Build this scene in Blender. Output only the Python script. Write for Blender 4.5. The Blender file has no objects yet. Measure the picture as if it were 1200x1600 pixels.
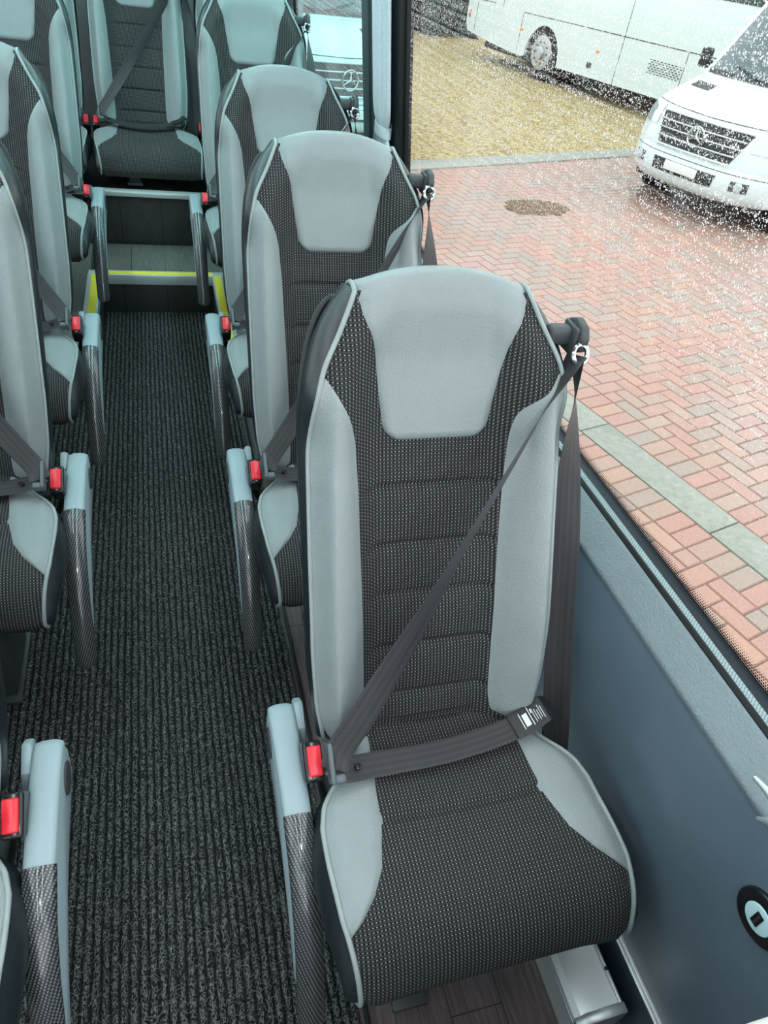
import bpy, bmesh, math, random
import numpy as np
from mathutils import Vector, Matrix
random.seed(7)
PI = math.pi
scn = bpy.context.scene
COL = scn.collection

# ------------------------------------------------------------------ materials
class NB:
    def __init__(s, name):
        s.m = bpy.data.materials.new(name); s.m.use_nodes = True
        s.nt = s.m.node_tree; s.nt.nodes.clear()
        s.out = s.n('ShaderNodeOutputMaterial')
    def n(s, t, **kw):
        nd = s.nt.nodes.new(t)
        for k, v in kw.items(): setattr(nd, k, v)
        return nd
    def l(s, a, b): s.nt.links.new(a, b)
    def val(s, sock, v):
        if isinstance(v, bpy.types.NodeSocket): s.l(v, sock)
        else: sock.default_value = v
    def math(s, op, a, b=0.0, c=None, clamp=False):
        nd = s.n('ShaderNodeMath', operation=op); nd.use_clamp = clamp
        s.val(nd.inputs[0], a); s.val(nd.inputs[1], b)
        if c is not None: s.val(nd.inputs[2], c)
        return nd.outputs[0]
    def mix(s, f, a, b):
        nd = s.n('ShaderNodeMix', data_type='RGBA')
        s.val(nd.inputs['Factor'], f)
        s.val(nd.inputs[6], a if isinstance(a, bpy.types.NodeSocket) else (*a, 1)); s.val(nd.inputs[7], b if isinstance(b, bpy.types.NodeSocket) else (*b, 1))
        return nd.outputs[2]
    def ramp(s, f, stops):
        nd = s.n('ShaderNodeValToRGB'); e = nd.color_ramp.elements
        while len(e) < len(stops): e.new(.5)
        for i, (p, c) in enumerate(stops):
            e[i].position = p; e[i].color = (c, c, c, 1) if not isinstance(c, tuple) else (*c, 1)
        s.l(f, nd.inputs[0]); return nd.outputs[0]
    def noise(s, vec, scale, detail=3, rough=.5, dim='3D'):
        nd = s.n('ShaderNodeTexNoise', noise_dimensions=dim); nd.inputs['Scale'].default_value = scale
        nd.inputs['Detail'].default_value = detail; nd.inputs['Roughness'].default_value = rough
        s.l(vec, nd.inputs['Vector']); return nd.outputs[0]
    def coord(s, w='Object'):
        return s.n('ShaderNodeTexCoord').outputs[w]
    def mapping(s, v, sc=(1, 1, 1), rot=(0, 0, 0), loc=(0, 0, 0)):
        nd = s.n('ShaderNodeMapping'); s.l(v, nd.inputs[0])
        nd.inputs['Scale'].default_value = sc; nd.inputs['Rotation'].default_value = rot; nd.inputs['Location'].default_value = loc
        return nd.outputs[0]
    def sep(s, v):
        nd = s.n('ShaderNodeSeparateXYZ'); s.l(v, nd.inputs[0]); return nd.outputs
    def bump(s, h, strength=.3, dist=.002, normal=None):
        nd = s.n('ShaderNodeBump'); nd.inputs['Strength'].default_value = strength; nd.inputs['Distance'].default_value = dist
        s.l(h, nd.inputs['Height'])
        if normal is not None: s.l(normal, nd.inputs['Normal'])
        return nd.outputs[0]
    def bsdf(s, col, rough=.5, metal=0, normal=None, coat=0, coatr=.05, spec=.5, emis=None, es=0, sheen=0):
        p = s.n('ShaderNodeBsdfPrincipled')
        s.val(p.inputs['Base Color'], col if isinstance(col, bpy.types.NodeSocket) else (*col, 1))
        s.val(p.inputs['Roughness'], rough); s.val(p.inputs['Metallic'], metal)
        p.inputs['Coat Weight'].default_value = coat; p.inputs['Coat Roughness'].default_value = coatr
        p.inputs['Specular IOR Level'].default_value = spec
        p.inputs['Sheen Weight'].default_value = sheen
        if normal is not None: s.l(normal, p.inputs['Normal'])
        if emis: p.inputs['Emission Color'].default_value = (*emis, 1); p.inputs['Emission Strength'].default_value = es
        return p.outputs[0]
    def done(s, sh):
        s.l(sh, s.out.inputs[0]); return s.m

def plain(name, col, rough=.5, metal=0, coat=0, spec=.5, nscale=0, namt=.15, bump=0, bscale=300, coatr=.05):
    b = NB(name); o = b.coord(); c = col; nrm = None
    if nscale:
        f = b.noise(o, nscale, 4)
        c = b.mix(b.math('MULTIPLY_ADD', f, 2, -.5, clamp=True), tuple(x * (1 - namt) for x in col), tuple(min(1, x * (1 + namt)) for x in col))
    if bump: nrm = b.bump(b.noise(o, bscale, 3), bump, .001)
    return b.done(b.bsdf(c, rough, metal, nrm, coat, coatr, spec))

def leather(name, col, rough=.42, grain=520, amt=.35, spec=.5):
    b = NB(name); o = b.coord()
    v = b.n('ShaderNodeTexVoronoi', feature='SMOOTH_F1'); v.inputs['Scale'].default_value = grain; b.l(o, v.inputs['Vector'])
    nz = b.noise(o, grain * .45, 3)
    h = b.math('ADD', v.outputs['Distance'], b.math('MULTIPLY', nz, .8))
    lg = b.noise(o, 9, 3)
    h2 = b.bump(lg, .15, .006)
    n = b.bump(h, amt, .0012, h2)
    c = b.mix(b.noise(o, 30, 4), tuple(x * .93 for x in col), tuple(x * 1.06 for x in col))
    return b.done(b.bsdf(c, rough, 0, n, spec=spec))

def fabric_mat(name='woven_fabric'):
    b = NB(name); uv = b.coord('UV'); x, y, z = b.sep(uv)
    P = .0066; Q = .0062
    fx = b.math('FRACT', b.math('DIVIDE', x, P)); fy = b.math('FRACT', b.math('DIVIDE', y, Q))
    ax = b.math('ABSOLUTE', b.math('SUBTRACT', fx, .5)); ay = b.math('ABSOLUTE', b.math('SUBTRACT', fy, .5))
    dx = b.math('SUBTRACT', 1.0, b.math('SMOOTH_MIN', 1, b.math('MULTIPLY', b.math('MAXIMUM', b.math('SUBTRACT', ax, .10), 0), 16), 0.01))
    dy = b.math('SUBTRACT', 1.0, b.math('SMOOTH_MIN', 1, b.math('MULTIPLY', b.math('MAXIMUM', b.math('SUBTRACT', ay, .035), 0), 16), 0.01))
    dot = b.math('MULTIPLY', dx, dy, clamp=True)
    sx = b.math('GREATER_THAN', ax, .27); sy = b.math('LESS_THAN', ay, .32)
    sq = b.math('MULTIPLY', sx, sy)
    thread = b.math('MULTIPLY', b.math('SINE', b.math('MULTIPLY', x, 2 * PI / .0011)), b.math('SINE', b.math('MULTIPLY', y, 2 * PI / .0011)))
    c = b.mix(sq, (.030, .031, .032), (.004, .004, .004))
    c = b.mix(b.noise(b.coord(), 60, 3), c, b.mix(sq, (.042, .043, .045), (.006, .006, .006)))
    c = b.mix(dot, c, (.58, .6, .6))
    h = b.math('ADD', b.math('MULTIPLY', thread, .3), b.math('ADD', b.math('MULTIPLY', dot, .8), b.math('MULTIPLY', sq, -.6)))
    return b.done(b.bsdf(c, .75, 0, b.bump(h, .35, .0008), spec=.25, sheen=.0))

def carbon_mat():
    b = NB('carbon_weave'); x, y, z = b.sep(b.coord('UV'))
    P = .0043
    row = b.math('DIVIDE', y, P); ri = b.math('FLOOR', row); fr = b.math('FRACT', row)
    f = b.math('FRACT', b.math('SUBTRACT', b.math('DIVIDE', x, P * 1.35), b.math('MULTIPLY', ri, .27)))
    a = b.math('LESS_THAN', b.math('ABSOLUTE', b.math('SUBTRACT', f, .5)), .24)
    c_ = b.math('LESS_THAN', b.math('ABSOLUTE', b.math('SUBTRACT', fr, .5)), .36)
    d = b.math('MULTIPLY', a, c_)
    c = b.mix(d, (.012, .013, .014), (.17, .18, .19))
    return b.done(b.bsdf(c, .35, .1, None, coat=1, coatr=.10))

def carpet_mat():
    b = NB('ribbed_carpet'); o = b.coord()
    v = b.n('ShaderNodeTexVoronoi'); v.inputs['Scale'].default_value = 330; b.l(b.mapping(o, (1, .55, 1)), v.inputs['Vector'])
    n1 = b.noise(o, 210, 4, .75); n2 = b.noise(o, 5, 3)
    f = b.ramp(b.math('ADD', b.math('MULTIPLY', n1, .75), b.math('MULTIPLY', v.outputs['Distance'], .3)), [(.49, 0.0), (.66, 1.0)])
    # looped fibres: thin curved threads
    w = b.n('ShaderNodeTexNoise'); w.inputs['Scale'].default_value = 95; w.inputs['Detail'].default_value = 1.5; b.l(o, w.inputs['Vector'])
    th = b.math('LESS_THAN', b.math('ABSOLUTE', b.math('SUBTRACT', w.outputs[0], .5)), .012)
    f2 = b.math('MAXIMUM', b.math('MULTIPLY', th, .75), f)
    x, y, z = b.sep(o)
    top = b.ramp(b.math('MULTIPLY', z, 40), [(.40, .12), (.62, 1.0)])  # rib shading put into the colour: flecks fade to dark in the grooves
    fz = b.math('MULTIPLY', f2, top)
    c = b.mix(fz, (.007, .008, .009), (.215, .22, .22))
    c = b.mix(b.math('MULTIPLY', n2, .2), c, (.02, .023, .023))
    h = b.math('ADD', n1, b.math('MULTIPLY', v.outputs['Distance'], .6))
    return b.done(b.bsdf(c, .95, 0, b.bump(h, .8, .004), spec=.1))

def webbing_mat():
    b = NB('belt_webbing'); x, y, z = b.sep(b.coord('UV'))
    h = b.math('SINE', b.math('ADD', b.math('MULTIPLY', y, 2 * PI / .0028), b.math('MULTIPLY', b.math('ABSOLUTE', x), 2 * PI / .004)))
    st = b.math('SINE', b.math('MULTIPLY', x, 2 * PI / .012))
    c = b.mix(b.math('MULTIPLY_ADD', st, .5, .5), (.018, .018, .021), (.031, .031, .035))
    return b.done(b.bsdf(c, .45, 0, b.bump(h, .35, .0006), spec=.5, sheen=.05))

def glass_mat(name, tint, drops=1.0, haze=.0):
    b = NB(name); o = b.coord()
    # rain drops on the outside of the pane
    def layer(scale, size, seed):
        mp = b.mapping(o, (1, 1, .8), loc=(seed, seed * 1.7, seed * .3))
        wob = b.n('ShaderNodeTexNoise'); wob.inputs['Scale'].default_value = scale * .8; b.l(mp, wob.inputs['Vector'])
        vm = b.n('ShaderNodeVectorMath', operation='MULTIPLY_ADD'); b.l(wob.outputs['Color'], vm.inputs[0]); vm.inputs[1].default_value = (.25 / scale,) * 3; b.l(mp, vm.inputs[2])
        v = b.n('ShaderNodeTexVoronoi'); v.inputs['Scale'].default_value = scale; b.l(vm.outputs[0], v.inputs['Vector'])
        r = b.sep(v.outputs['Color'])
        rad = b.math('MULTIPLY', b.math('MULTIPLY', b.math('MULTIPLY', r[0], r[0]), size), 1.0)
        m = b.math('SUBTRACT', rad, v.outputs['Distance'])
        return m
    x, y, z = b.sep(o)
    m = b.math('MAXIMUM', layer(360, .52, 0), b.math('MAXIMUM', layer(230, .42, 3.1), layer(560, .52, 7.7)))
    dens = b.noise(b.mapping(o, (1, .9, .35)), 3.0, 2)
    hgt = b.ramp(z, [(.0, 0.0), (.15, .34), (.3, .76), (.42, 1.0)])
    fwd = b.ramp(b.math('DIVIDE', b.math('ADD', y, .5), 4), [(0, 1.0), (.55, 1.0), (.75, .93), (1.0, .88)])
    thr = b.math('MULTIPLY', b.math('MULTIPLY', hgt, fwd), b.math('MULTIPLY_ADD', dens, .5, .72))
    mask = b.math('GREATER_THAN', b.math('SUBTRACT', m, b.math('MULTIPLY', b.math('SUBTRACT', 1.0, thr), .42)), 0.0)
    if drops <= 0: mask = 0.0
    tr = b.n('ShaderNodeBsdfTransparent'); tr.inputs[0].default_value = (*tint, 1)
    gl = b.n('ShaderNodeBsdfGlossy'); gl.inputs['Roughness'].default_value = .02
    fr = b.n('ShaderNodeLayerWeight'); fr.inputs[0].default_value = .5
    fw_ = b.math('MULTIPLY_ADD', b.math('POWER', fr.outputs['Facing'], 4.0), .45, .035)
    base = b.n('ShaderNodeMixShader'); b.l(fw_, base.inputs[0]); b.l(tr.outputs[0], base.inputs[1]); b.l(gl.outputs[0], base.inputs[2])
    cur = base.outputs[0]
    if haze:
        tl = b.n('ShaderNodeBsdfTranslucent'); tl.inputs[0].default_value = (.9, .95, .97, 1)
        hz = b.n('ShaderNodeMixShader'); b.l(b.math('MULTIPLY', b.noise(o, 2.2, 4), haze), hz.inputs[0]); b.l(cur, hz.inputs[1]); b.l(tl.outputs[0], hz.inputs[2]); cur = hz.outputs[0]
    if drops > 0:
        rf = b.n('ShaderNodeBsdfRefraction'); rf.inputs['IOR'].default_value = 1.33; rf.inputs['Roughness'].default_value = .1
        b.l(b.bump(m, 1.0, .02), rf.inputs['Normal'])
        tl = b.n('ShaderNodeBsdfTranslucent'); tl.inputs[0].default_value = (.95, 1, 1, 1)
        dr = b.n('ShaderNodeMixShader'); dr.inputs[0].default_value = .55; b.l(rf.outputs[0], dr.inputs[1]); b.l(tl.outputs[0], dr.inputs[2])
        mx = b.n('ShaderNodeMixShader'); b.l(mask, mx.inputs[0]); b.l(cur, mx.inputs[1]); b.l(dr.outputs[0], mx.inputs[2]); cur = mx.outputs[0]
    return b.done(cur)

def paver_mat():
    b = NB('brick_paver'); o = b.coord()
    at = b.n('ShaderNodeAttribute', attribute_name='rnd'); r = at.outputs['Fac']
    nd = b.n('ShaderNodeValToRGB'); e = nd.color_ramp.elements
    cols = [(0, (.36, .165, .125)), (.25, (.39, .185, .135)), (.45, (.31, .20, .155)), (.62, (.25, .21, .17)), (.8, (.42, .205, .13)), (1, (.33, .24, .19))]
    while len(e) < len(cols): e.new(.5)
    for i, (p, c) in enumerate(cols): e[i].position = p; e[i].color = (*c, 1)
    b.l(r, nd.inputs[0])
    sp = b.noise(o, 90, 5, .7); pt = b.noise(o, .55, 4)
    c = b.mix(b.ramp(sp, [(.35, 0.0), (.7, 1.0)]), nd.outputs[0], (.55, .42, .35))
    mx = b.n('ShaderNodeMix', data_type='RGBA', blend_type='MULTIPLY'); mx.inputs[0].default_value = .5; b.l(nd.outputs[0], mx.inputs[6]); b.l(c, mx.inputs[7])
    c = b.mix(.45, nd.outputs[0], c)
    wet = b.ramp(pt, [(.40, 0.0), (.60, 1.0)])
    c = b.mix(b.math('MULTIPLY', wet, .25), c, (.27, .19, .165))
    rough = b.math('MULTIPLY_ADD', wet, -.32, .60)
    return b.done(b.bsdf(c, rough, 0, b.bump(sp, .2, .002), spec=.6))

def gravel_mat():
    b = NB('yellow_gravel'); o = b.coord()
    v = b.n('ShaderNodeTexVoronoi'); v.inputs['Scale'].default_value = 22; b.l(o, v.inputs['Vector'])
    r = b.sep(v.outputs['Color'])[0]
    c = b.mix(r, (.27, .195, .075), (.62, .50, .24))
    c = b.mix(b.ramp(b.noise(o, 40, 4, .8), [(.5, 0.0), (.75, 1.0)]), c, (.17, .13, .08))
    c = b.mix(b.ramp(b.noise(o, 1.1, 3), [(.5, 0.0), (.8, .5)]), c, (.42, .36, .22))
    return b.done(b.bsdf(c, .9, 0, b.bump(v.outputs['Distance'], 1, .03), spec=.2))

def noise2(name, a, c, scale, lo=.4, hi=.6, rough=.8, bump=.3, bd=.004, stretch=(1, 1, 1), spec=.4, metal=0):
    b = NB(name); o = b.mapping(b.coord(), stretch)
    n = b.noise(o, scale, 5, .65)
    return b.done(b.bsdf(b.mix(b.ramp(n, [(lo, 0.0), (hi, 1.0)]), a, c), rough, metal, b.bump(n, bump, bd), spec=spec))

def plank_mat(name, a, c, pitch=.11, wid=None):
    b = NB(name); o = b.coord(); x, y, z = b.sep(o)
    px = b.math('FRACT', b.math('DIVIDE', x, pitch)); pi_ = b.math('FLOOR', b.math('DIVIDE', x, pitch))
    py = b.math('FRACT', b.math('ADD', b.math('DIVIDE', y, .6), b.math('MULTIPLY', pi_, .37)))
    joint = b.math('MAXIMUM', b.math('LESS_THAN', px, .02), b.math('LESS_THAN', py, .004))
    g = b.noise(b.mapping(o, (1, .06, 1)), 160, 4, .7); sp = b.noise(o, 420, 2, .5)
    col = b.mix(b.ramp(g, [(.35, 0.0), (.65, 1.0)]), a, c)
    col = b.mix(b.ramp(b.noise(b.mapping(o, (1, .2, 1)), 9, 3), [(.4, 0.0), (.7, .4)]), col, tuple(q * .6 for q in a))
    col = b.mix(b.ramp(sp, [(.70, 0.0), (.76, .5)]), col, (.35, .33, .34))
    col = b.mix(joint, col, tuple(q * .35 for q in a))
    return b.done(b.bsdf(col, .5, 0, b.bump(g, .15, .001), spec=.4))

M = {}
M['grey'] = leather('pale_grey_leather', (.245, .285, .29), amt=.6, grain=420)
M['dark'] = leather('black_leather', (.009, .015, .018), rough=.34, amt=.3, spec=.7)
M['pipe'] = leather('grey_piping', (.28, .325, .325), rough=.4)
M['fabric'] = fabric_mat()
M['carbon'] = carbon_mat()
M['arm'] = plain('armrest_grey_plastic', (.30, .385, .42), .42, bump=.1, bscale=900)
M['black'] = plain('black_plastic', (.012, .013, .015), .45, bump=.15, bscale=700)
M['gloss'] = plain('gloss_black', (.012, .013, .016), .15)
M['cap'] = plain('dark_cap', (.045, .052, .055), .5, bump=.1)
M['red'] = plain('red_button', (.85, .025, .045), .3)
M['chrome'] = plain('chrome', (.50, .52, .53), .14, 1)
M['web'] = webbing_mat()
M['tongue'] = plain('belt_tongue_plastic', (.10, .125, .135), .5, bump=.1)
M['steel'] = plain('grey_steel', (.13, .14, .15), .45, .6)
M['white'] = plain('label_white', (.75, .8, .82), .6)
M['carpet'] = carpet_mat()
M['vinyl'] = plank_mat('brown_wood_vinyl', (.075, .056, .060), (.18, .135, .14))
M['vinyl2'] = plank_mat('grey_wood_vinyl', (.085, .088, .08), (.17, .175, .16), .16)
M['vinyl3'] = plank_mat('dark_wood_vinyl', (.02, .022, .021), (.05, .053, .05), .2)
M['alu'] = plain('anodised_aluminium', (.74, .80, .81), .35, .45, bump=.04, bscale=200)
M['alu2'] = plain('brushed_aluminium', (.50, .56, .57), .32, .6)
M['yellow'] = noise2('yellow_grip_strip', (.75, .62, .03), (.9, .8, .08), 300, .3, .7, .75, .4, .002)
M['wallp'] = plain('blue_grey_wall_panel', (.105, .150, .190), .34, bump=.12, bscale=260, nscale=6, namt=.10, spec=.6)
M['ledge'] = leather('blue_grey_leatherette', (.17, .215, .235), rough=.42, grain=300, amt=.9)
M['rubber'] = plain('black_rubber', (.010, .011, .012), .5, spec=.3)
M['zip'] = None
M['frit'] = plain('black_glass_border', (.006, .012, .018), .3, spec=.3)
M['pillar'] = plain('dark_pillar_trim', (.035, .055, .06), .5)
M['curtain'] = noise2('grey_curtain_cloth', (.50, .54, .58), (.58, .62, .66), 200, rough=.8, bump=.15, bd=.001)
M['ceiling'] = plain('ceiling_lining', (.55, .58, .58), .8)
M['wallg2'] = plain('partition_laminate', (.30, .32, .33), .5)
M['pale'] = plain('pale_cream_rail', (.70, .68, .65), .45)
M['wallg'] = plain('side_wall_lining', (.30, .34, .35), .7)
M['paver'] = paver_mat()
M['joint'] = noise2('paver_joint_sand', (.16, .13, .11), (.24, .20, .17), 60)
M['conc'] = noise2('green_grey_concrete', (.235, .245, .20), (.33, .335, .285), 26, .35, .7, .5, .3, .004, spec=.5)
M['gravel'] = gravel_mat()
M['moss'] = noise2('brown_debris', (.10, .06, .03), (.30, .19, .11), 50, .35, .65, .9, 1, .02)
M['vanw'] = plain('white_vehicle_paint', (.62, .73, .735), .3, coat=.5)
M['vanseam'] = plain('dark_panel_gap', (.05, .06, .06), .6)
M['vglass'] = plain('dark_vehicle_glass', (.045, .08, .085), .06, coat=.5)
M['grille'] = plain('black_grille', (.012, .014, .016), .5)
M['lamp'] = plain('headlamp_lens', (.5, .6, .62), .1, .3, coat=1)
M['tyre'] = plain('tyre_rubber', (.018, .018, .018), .8)
M['rim'] = plain('steel_wheel_rim', (.45, .48, .5), .4, .6)
M['orange'] = plain('orange_reflector', (.9, .28, .03), .35)
M['redl'] = plain('red_reflector', (.7, .1, .05), .35)
M['plate'] = plain('number_plate', (.75, .78, .74), .5)
M['hedge'] = noise2('dark_hedge_leaves', (.010, .016, .014), (.05, .075, .06), 9, .4, .7, .8, .8, .1)
M['asph'] = noise2('wet_tarmac', (.10, .10, .10), (.18, .18, .18), 30, rough=.5)

def zipmat():
    b = NB('ribbed_silver_seal'); x, y, z = b.sep(b.coord())
    s = b.math('SINE', b.math('MULTIPLY', b.math('ADD', y, b.math('MULTIPLY', x, .6)), 2 * PI / .0062))
    s2 = b.math('SINE', b.math('MULTIPLY', x, 2 * PI / .004))
    c = b.mix(b.math('MULTIPLY_ADD', b.math('MULTIPLY', s, s2), .5, .5), (.09, .13, .14), (.42, .52, .53))
    return b.done(b.bsdf(c, .4, .3, b.bump(s, .5, .001)))
M['zip'] = zipmat()
def fritdots():
    b = NB('dotted_glass_border'); x, y, z = b.sep(b.coord())
    P = .0048
    row = b.math('DIVIDE', z, P); off = b.math('MULTIPLY', b.math('FLOOR', row), .5)
    fx = b.math('SUBTRACT', b.math('FRACT', b.math('ADD', b.math('DIVIDE', y, P), off)), .5); fz = b.math('SUBTRACT', b.math('FRACT', row), .5)
    r = b.math('SQRT', b.math('ADD', b.math('MULTIPLY', fx, fx), b.math('MULTIPLY', fz, fz)))
    rad = b.math('MULTIPLY_ADD', z, -19.0, .62)
    m = b.math('LESS_THAN', r, rad)
    t = b.n('ShaderNodeBsdfTransparent'); p = b.bsdf((.012, .016, .02), .3)
    mx = b.n('ShaderNodeMixShader'); b.l(m, mx.inputs[0]); b.l(t.outputs[0], mx.inputs[1]); b.l(p, mx.inputs[2])
    return b.done(mx.outputs[0])
M['fritdots'] = fritdots()
M['glass1'] = glass_mat('rain_spotted_glass', (.93, .97, .97), 1, 0)
M['glass2'] = glass_mat('cyan_tinted_glass', (.50, .96, .95), 1, .12)
M['glass3'] = glass_mat('clear_glass', (.93, .97, .97), 0)

# ------------------------------------------------------------------ mesh helpers
def link(name, me, m, parent=None, label=None):
    o = bpy.data.objects.new(name, me); COL.objects.link(o)
    if m is not None: me.materials.append(m)
    if parent is not None: o.parent = parent
    if label: o['label'] = label
    return o
def fin(me, ang=40):
    me.polygons.foreach_set('use_smooth', [True] * len(me.polygons))
    me.update()
    try: me.set_sharp_from_angle(angle=math.radians(ang))
    except Exception: pass
    return me
def grid(fn, nu, nv, closed_u=False, uv=True, flip=False, uvfn=None):
    """fn(i/(nu-1), j/(nv-1)) -> point ; returns mesh"""
    P = [[Vector(fn(i / (nu - 1), j / (nv - 1))) for i in range(nu)] for j in range(nv)]
    V = [p for r in P for p in r]; F = []
    for j in range(nv - 1):
        for i in range(nu - 1):
            a = j * nu + i; q = (a, a + 1, a + nu + 1, a + nu)
            F.append(q[::-1] if flip else q)
    me = bpy.data.meshes.new('m'); me.from_pydata([tuple(v) for v in V], [], F)
    if uv:
        lay = me.uv_layers.new(name='UVMap')
        if uvfn: U = [[uvfn(P[j][i], i / (nu - 1), j / (nv - 1)) for i in range(nu)] for j in range(nv)]
        else:
            mid = nu // 2; vl = [0]
            for j in range(1, nv): vl.append(vl[-1] + (P[j][mid] - P[j - 1][mid]).length)
            U = []
            for j in range(nv):
                U.append([(P[j][i].x, vl[j]) for i in range(nu)])
        flat = [U[k // nu][k % nu] for k in range(nu * nv)]
        for poly in me.polygons:
            for li in poly.loop_indices: lay.data[li].uv = flat[me.loops[li].vertex_index]
    return fin(me, 60)
def frames(pts):
    T = [(pts[min(i + 1, len(pts) - 1)] - pts[max(i - 1, 0)]).normalized() for i in range(len(pts))]
    n = T[0].orthogonal().normalized(); N = [n]
    for i in range(1, len(pts)):
        n = (n - T[i] * n.dot(T[i]));  n = n.normalized() if n.length > 1e-6 else T[i].orthogonal().normalized(); N.append(n)
    return T, N
def cr(pts, k=6):
    pts = [Vector(p) for p in pts]; out = []
    for i in range(len(pts) - 1):
        a = pts[max(i - 1, 0)]; b = pts[i]; c = pts[i + 1]; d = pts[min(i + 2, len(pts) - 1)]
        for j in range(k):
            t = j / k
            out.append(.5 * ((2 * b) + (c - a) * t + (2 * a - 5 * b + 4 * c - d) * t * t + (3 * b - a - 3 * c + d) * t ** 3))
    out.append(pts[-1]); return out
def tube(pts, r, seg=8, closed=False, cap=True):
    pts = [Vector(p) for p in pts]
    if closed: pts = pts + [pts[0]]
    T, N = frames(pts); V = []; F = []
    for i, p in enumerate(pts):
        rr = r(i / (len(pts) - 1)) if callable(r) else r
        B = T[i].cross(N[i])
        for k in range(seg):
            a = 2 * PI * k / seg; V.append(tuple(p + (N[i] * math.cos(a) + B * math.sin(a)) * rr))
    for i in range(len(pts) - 1):
        for k in range(seg):
            F.append((i * seg + k, i * seg + (k + 1) % seg, (i + 1) * seg + (k + 1) % seg, (i + 1) * seg + k))
    if cap and not closed:
        F.append(tuple(range(seg))[::-1]); F.append(tuple((len(pts) - 1) * seg + k for k in range(seg)))
    me = bpy.data.meshes.new('m'); me.from_pydata(V, [], F); return fin(me, 60)
def box(c, s, bev=.003, seg=2, rot=None, pre=None):
    bm = bmesh.new(); bmesh.ops.create_cube(bm, size=1)
    for v in bm.verts: v.co = Vector((v.co.x * s[0], v.co.y * s[1], v.co.z * s[2]))
    if pre: pre(bm)
    if bev > 0: bmesh.ops.bevel(bm, geom=bm.edges[:], offset=bev, segments=seg, profile=.5, affect='EDGES')
    mt = Matrix.Translation(Vector(c)) @ (rot.to_4x4() if rot is not None else Matrix.Identity(4))
    bmesh.ops.transform(bm, matrix=mt, verts=bm.verts)
    me = bpy.data.meshes.new('m'); bm.to_mesh(me); bm.free(); return fin(me, 35)
def merge(*mes):
    bm = bmesh.new()
    for me in mes: bm.from_mesh(me)
    r = bpy.data.meshes.new('m'); bm.to_mesh(r); bm.free(); return fin(r, 35)
def prism(outline, axis, a, b, bev=0, seg=2):
    """extrude 2D outline [(p,q)] along axis (0,1,2) from a to b"""
    bm = bmesh.new()
    def mk(p, q, t):
        return {0: (t, p, q), 1: (p, t, q), 2: (p, q, t)}[axis]
    A = [bm.verts.new(mk(p, q, a)) for p, q in outline]; B = [bm.verts.new(mk(p, q, b)) for p, q in outline]
    n = len(A)
    bm.faces.new(A); bm.faces.new(B[::-1])
    for i in range(n): bm.faces.new((A[i], B[i], B[(i + 1) % n], A[(i + 1) % n]))
    bmesh.ops.recalc_face_normals(bm, faces=bm.faces[:])
    if bev: bmesh.ops.bevel(bm, geom=[e for e in bm.edges if e.calc_face_angle(0) > .6], offset=bev, segments=seg, profile=.5, affect='EDGES')
    me = bpy.data.meshes.new('m'); bm.to_mesh(me); bm.free(); return fin(me, 30)
def cyl(c, r, h, axis='z', seg=32, bev=0, r2=None, sc=None):
    bm = bmesh.new(); bmesh.ops.create_cone(bm, cap_ends=True, segments=seg, radius1=r, radius2=r if r2 is None else r2, depth=h)
    if bev: bmesh.ops.bevel(bm, geom=[e for e in bm.edges if e.calc_face_angle(0) > 1], offset=bev, segments=3, profile=.5, affect='EDGES')
    R = {'z': Matrix.Identity(4), 'x': Matrix.Rotation(PI / 2, 4, 'Y'), 'y': Matrix.Rotation(PI / 2, 4, 'X')}[axis]
    if sc: R = Matrix.Diagonal((*sc, 1)) @ R
    bmesh.ops.transform(bm, matrix=Matrix.Translation(Vector(c)) @ R, verts=bm.verts)
    me = bpy.data.meshes.new('m'); bm.to_mesh(me); bm.free(); return fin(me, 35)
def ribbon(ctrl, width, thick=.0014, k=8, fold=0.0):
    """ctrl: [(point, widthdir)]"""
    P = cr([c[0] for c in ctrl], k); W = cr([Vector(c[1]) for c in ctrl], k); V = []; F = []; uvl = []; d = 0
    S = 9; UV = []
    for i, p in enumerate(P):
        t = (P[min(i + 1, len(P) - 1)] - P[max(i - 1, 0)]).normalized(); w = W[i] - t * W[i].dot(t); w.normalize(); n = t.cross(w)
        if i: d += (p - P[i - 1]).length
        for side in (1, -1):
            for q in range(S):
                u = q / (S - 1) * 2 - 1
                u2 = u * side
                V.append(tuple(p + w * (u2 * width / 2) + n * (side * thick / 2 * (1 if abs(u) < .99 else .3) + fold * math.sin(u2 * 7) * math.sin(PI * i / len(P)))))
                UV.append((u2 * width / 2, d))
    R = 2 * S
    for i in range(len(P) - 1):
        for q in range(R): F.append((i * R + q, (i + 1) * R + q, (i + 1) * R + (q + 1) % R, i * R + (q + 1) % R))
    F.append(tuple(range(R))); F.append(tuple((len(P) - 1) * R + q for q in range(R))[::-1])
    me = bpy.data.meshes.new('m'); me.from_pydata(V, [], F)
    lay = me.uv_layers.new(name='UVMap')
    for poly in me.polygons:
        for li in poly.loop_indices: lay.data[li].uv = UV[me.loops[li].vertex_index]
    return fin(me, 50)
def itp(x, xs, ys): return float(np.interp(x, xs, ys))
def smooth_table(xs, ys, n=200, w=7):
    X = np.linspace(xs[0], xs[-1], n); Y = np.interp(X, xs, ys)
    Yp = np.concatenate([2 * Y[0] - Y[w:0:-1], Y, 2 * Y[-1] - Y[-2:-w - 2:-1]]); ker = np.hanning(2 * w + 3)[1:-1]; ker /= ker.sum()
    Ys = np.convolve(Yp, ker, 'valid')
    return lambda x: float(np.interp(x, X, Ys))
def sst(x, a, b):
    t = max(0, min(1, (x - a) / (b - a))); return t * t * (3 - 2 * t)
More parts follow.
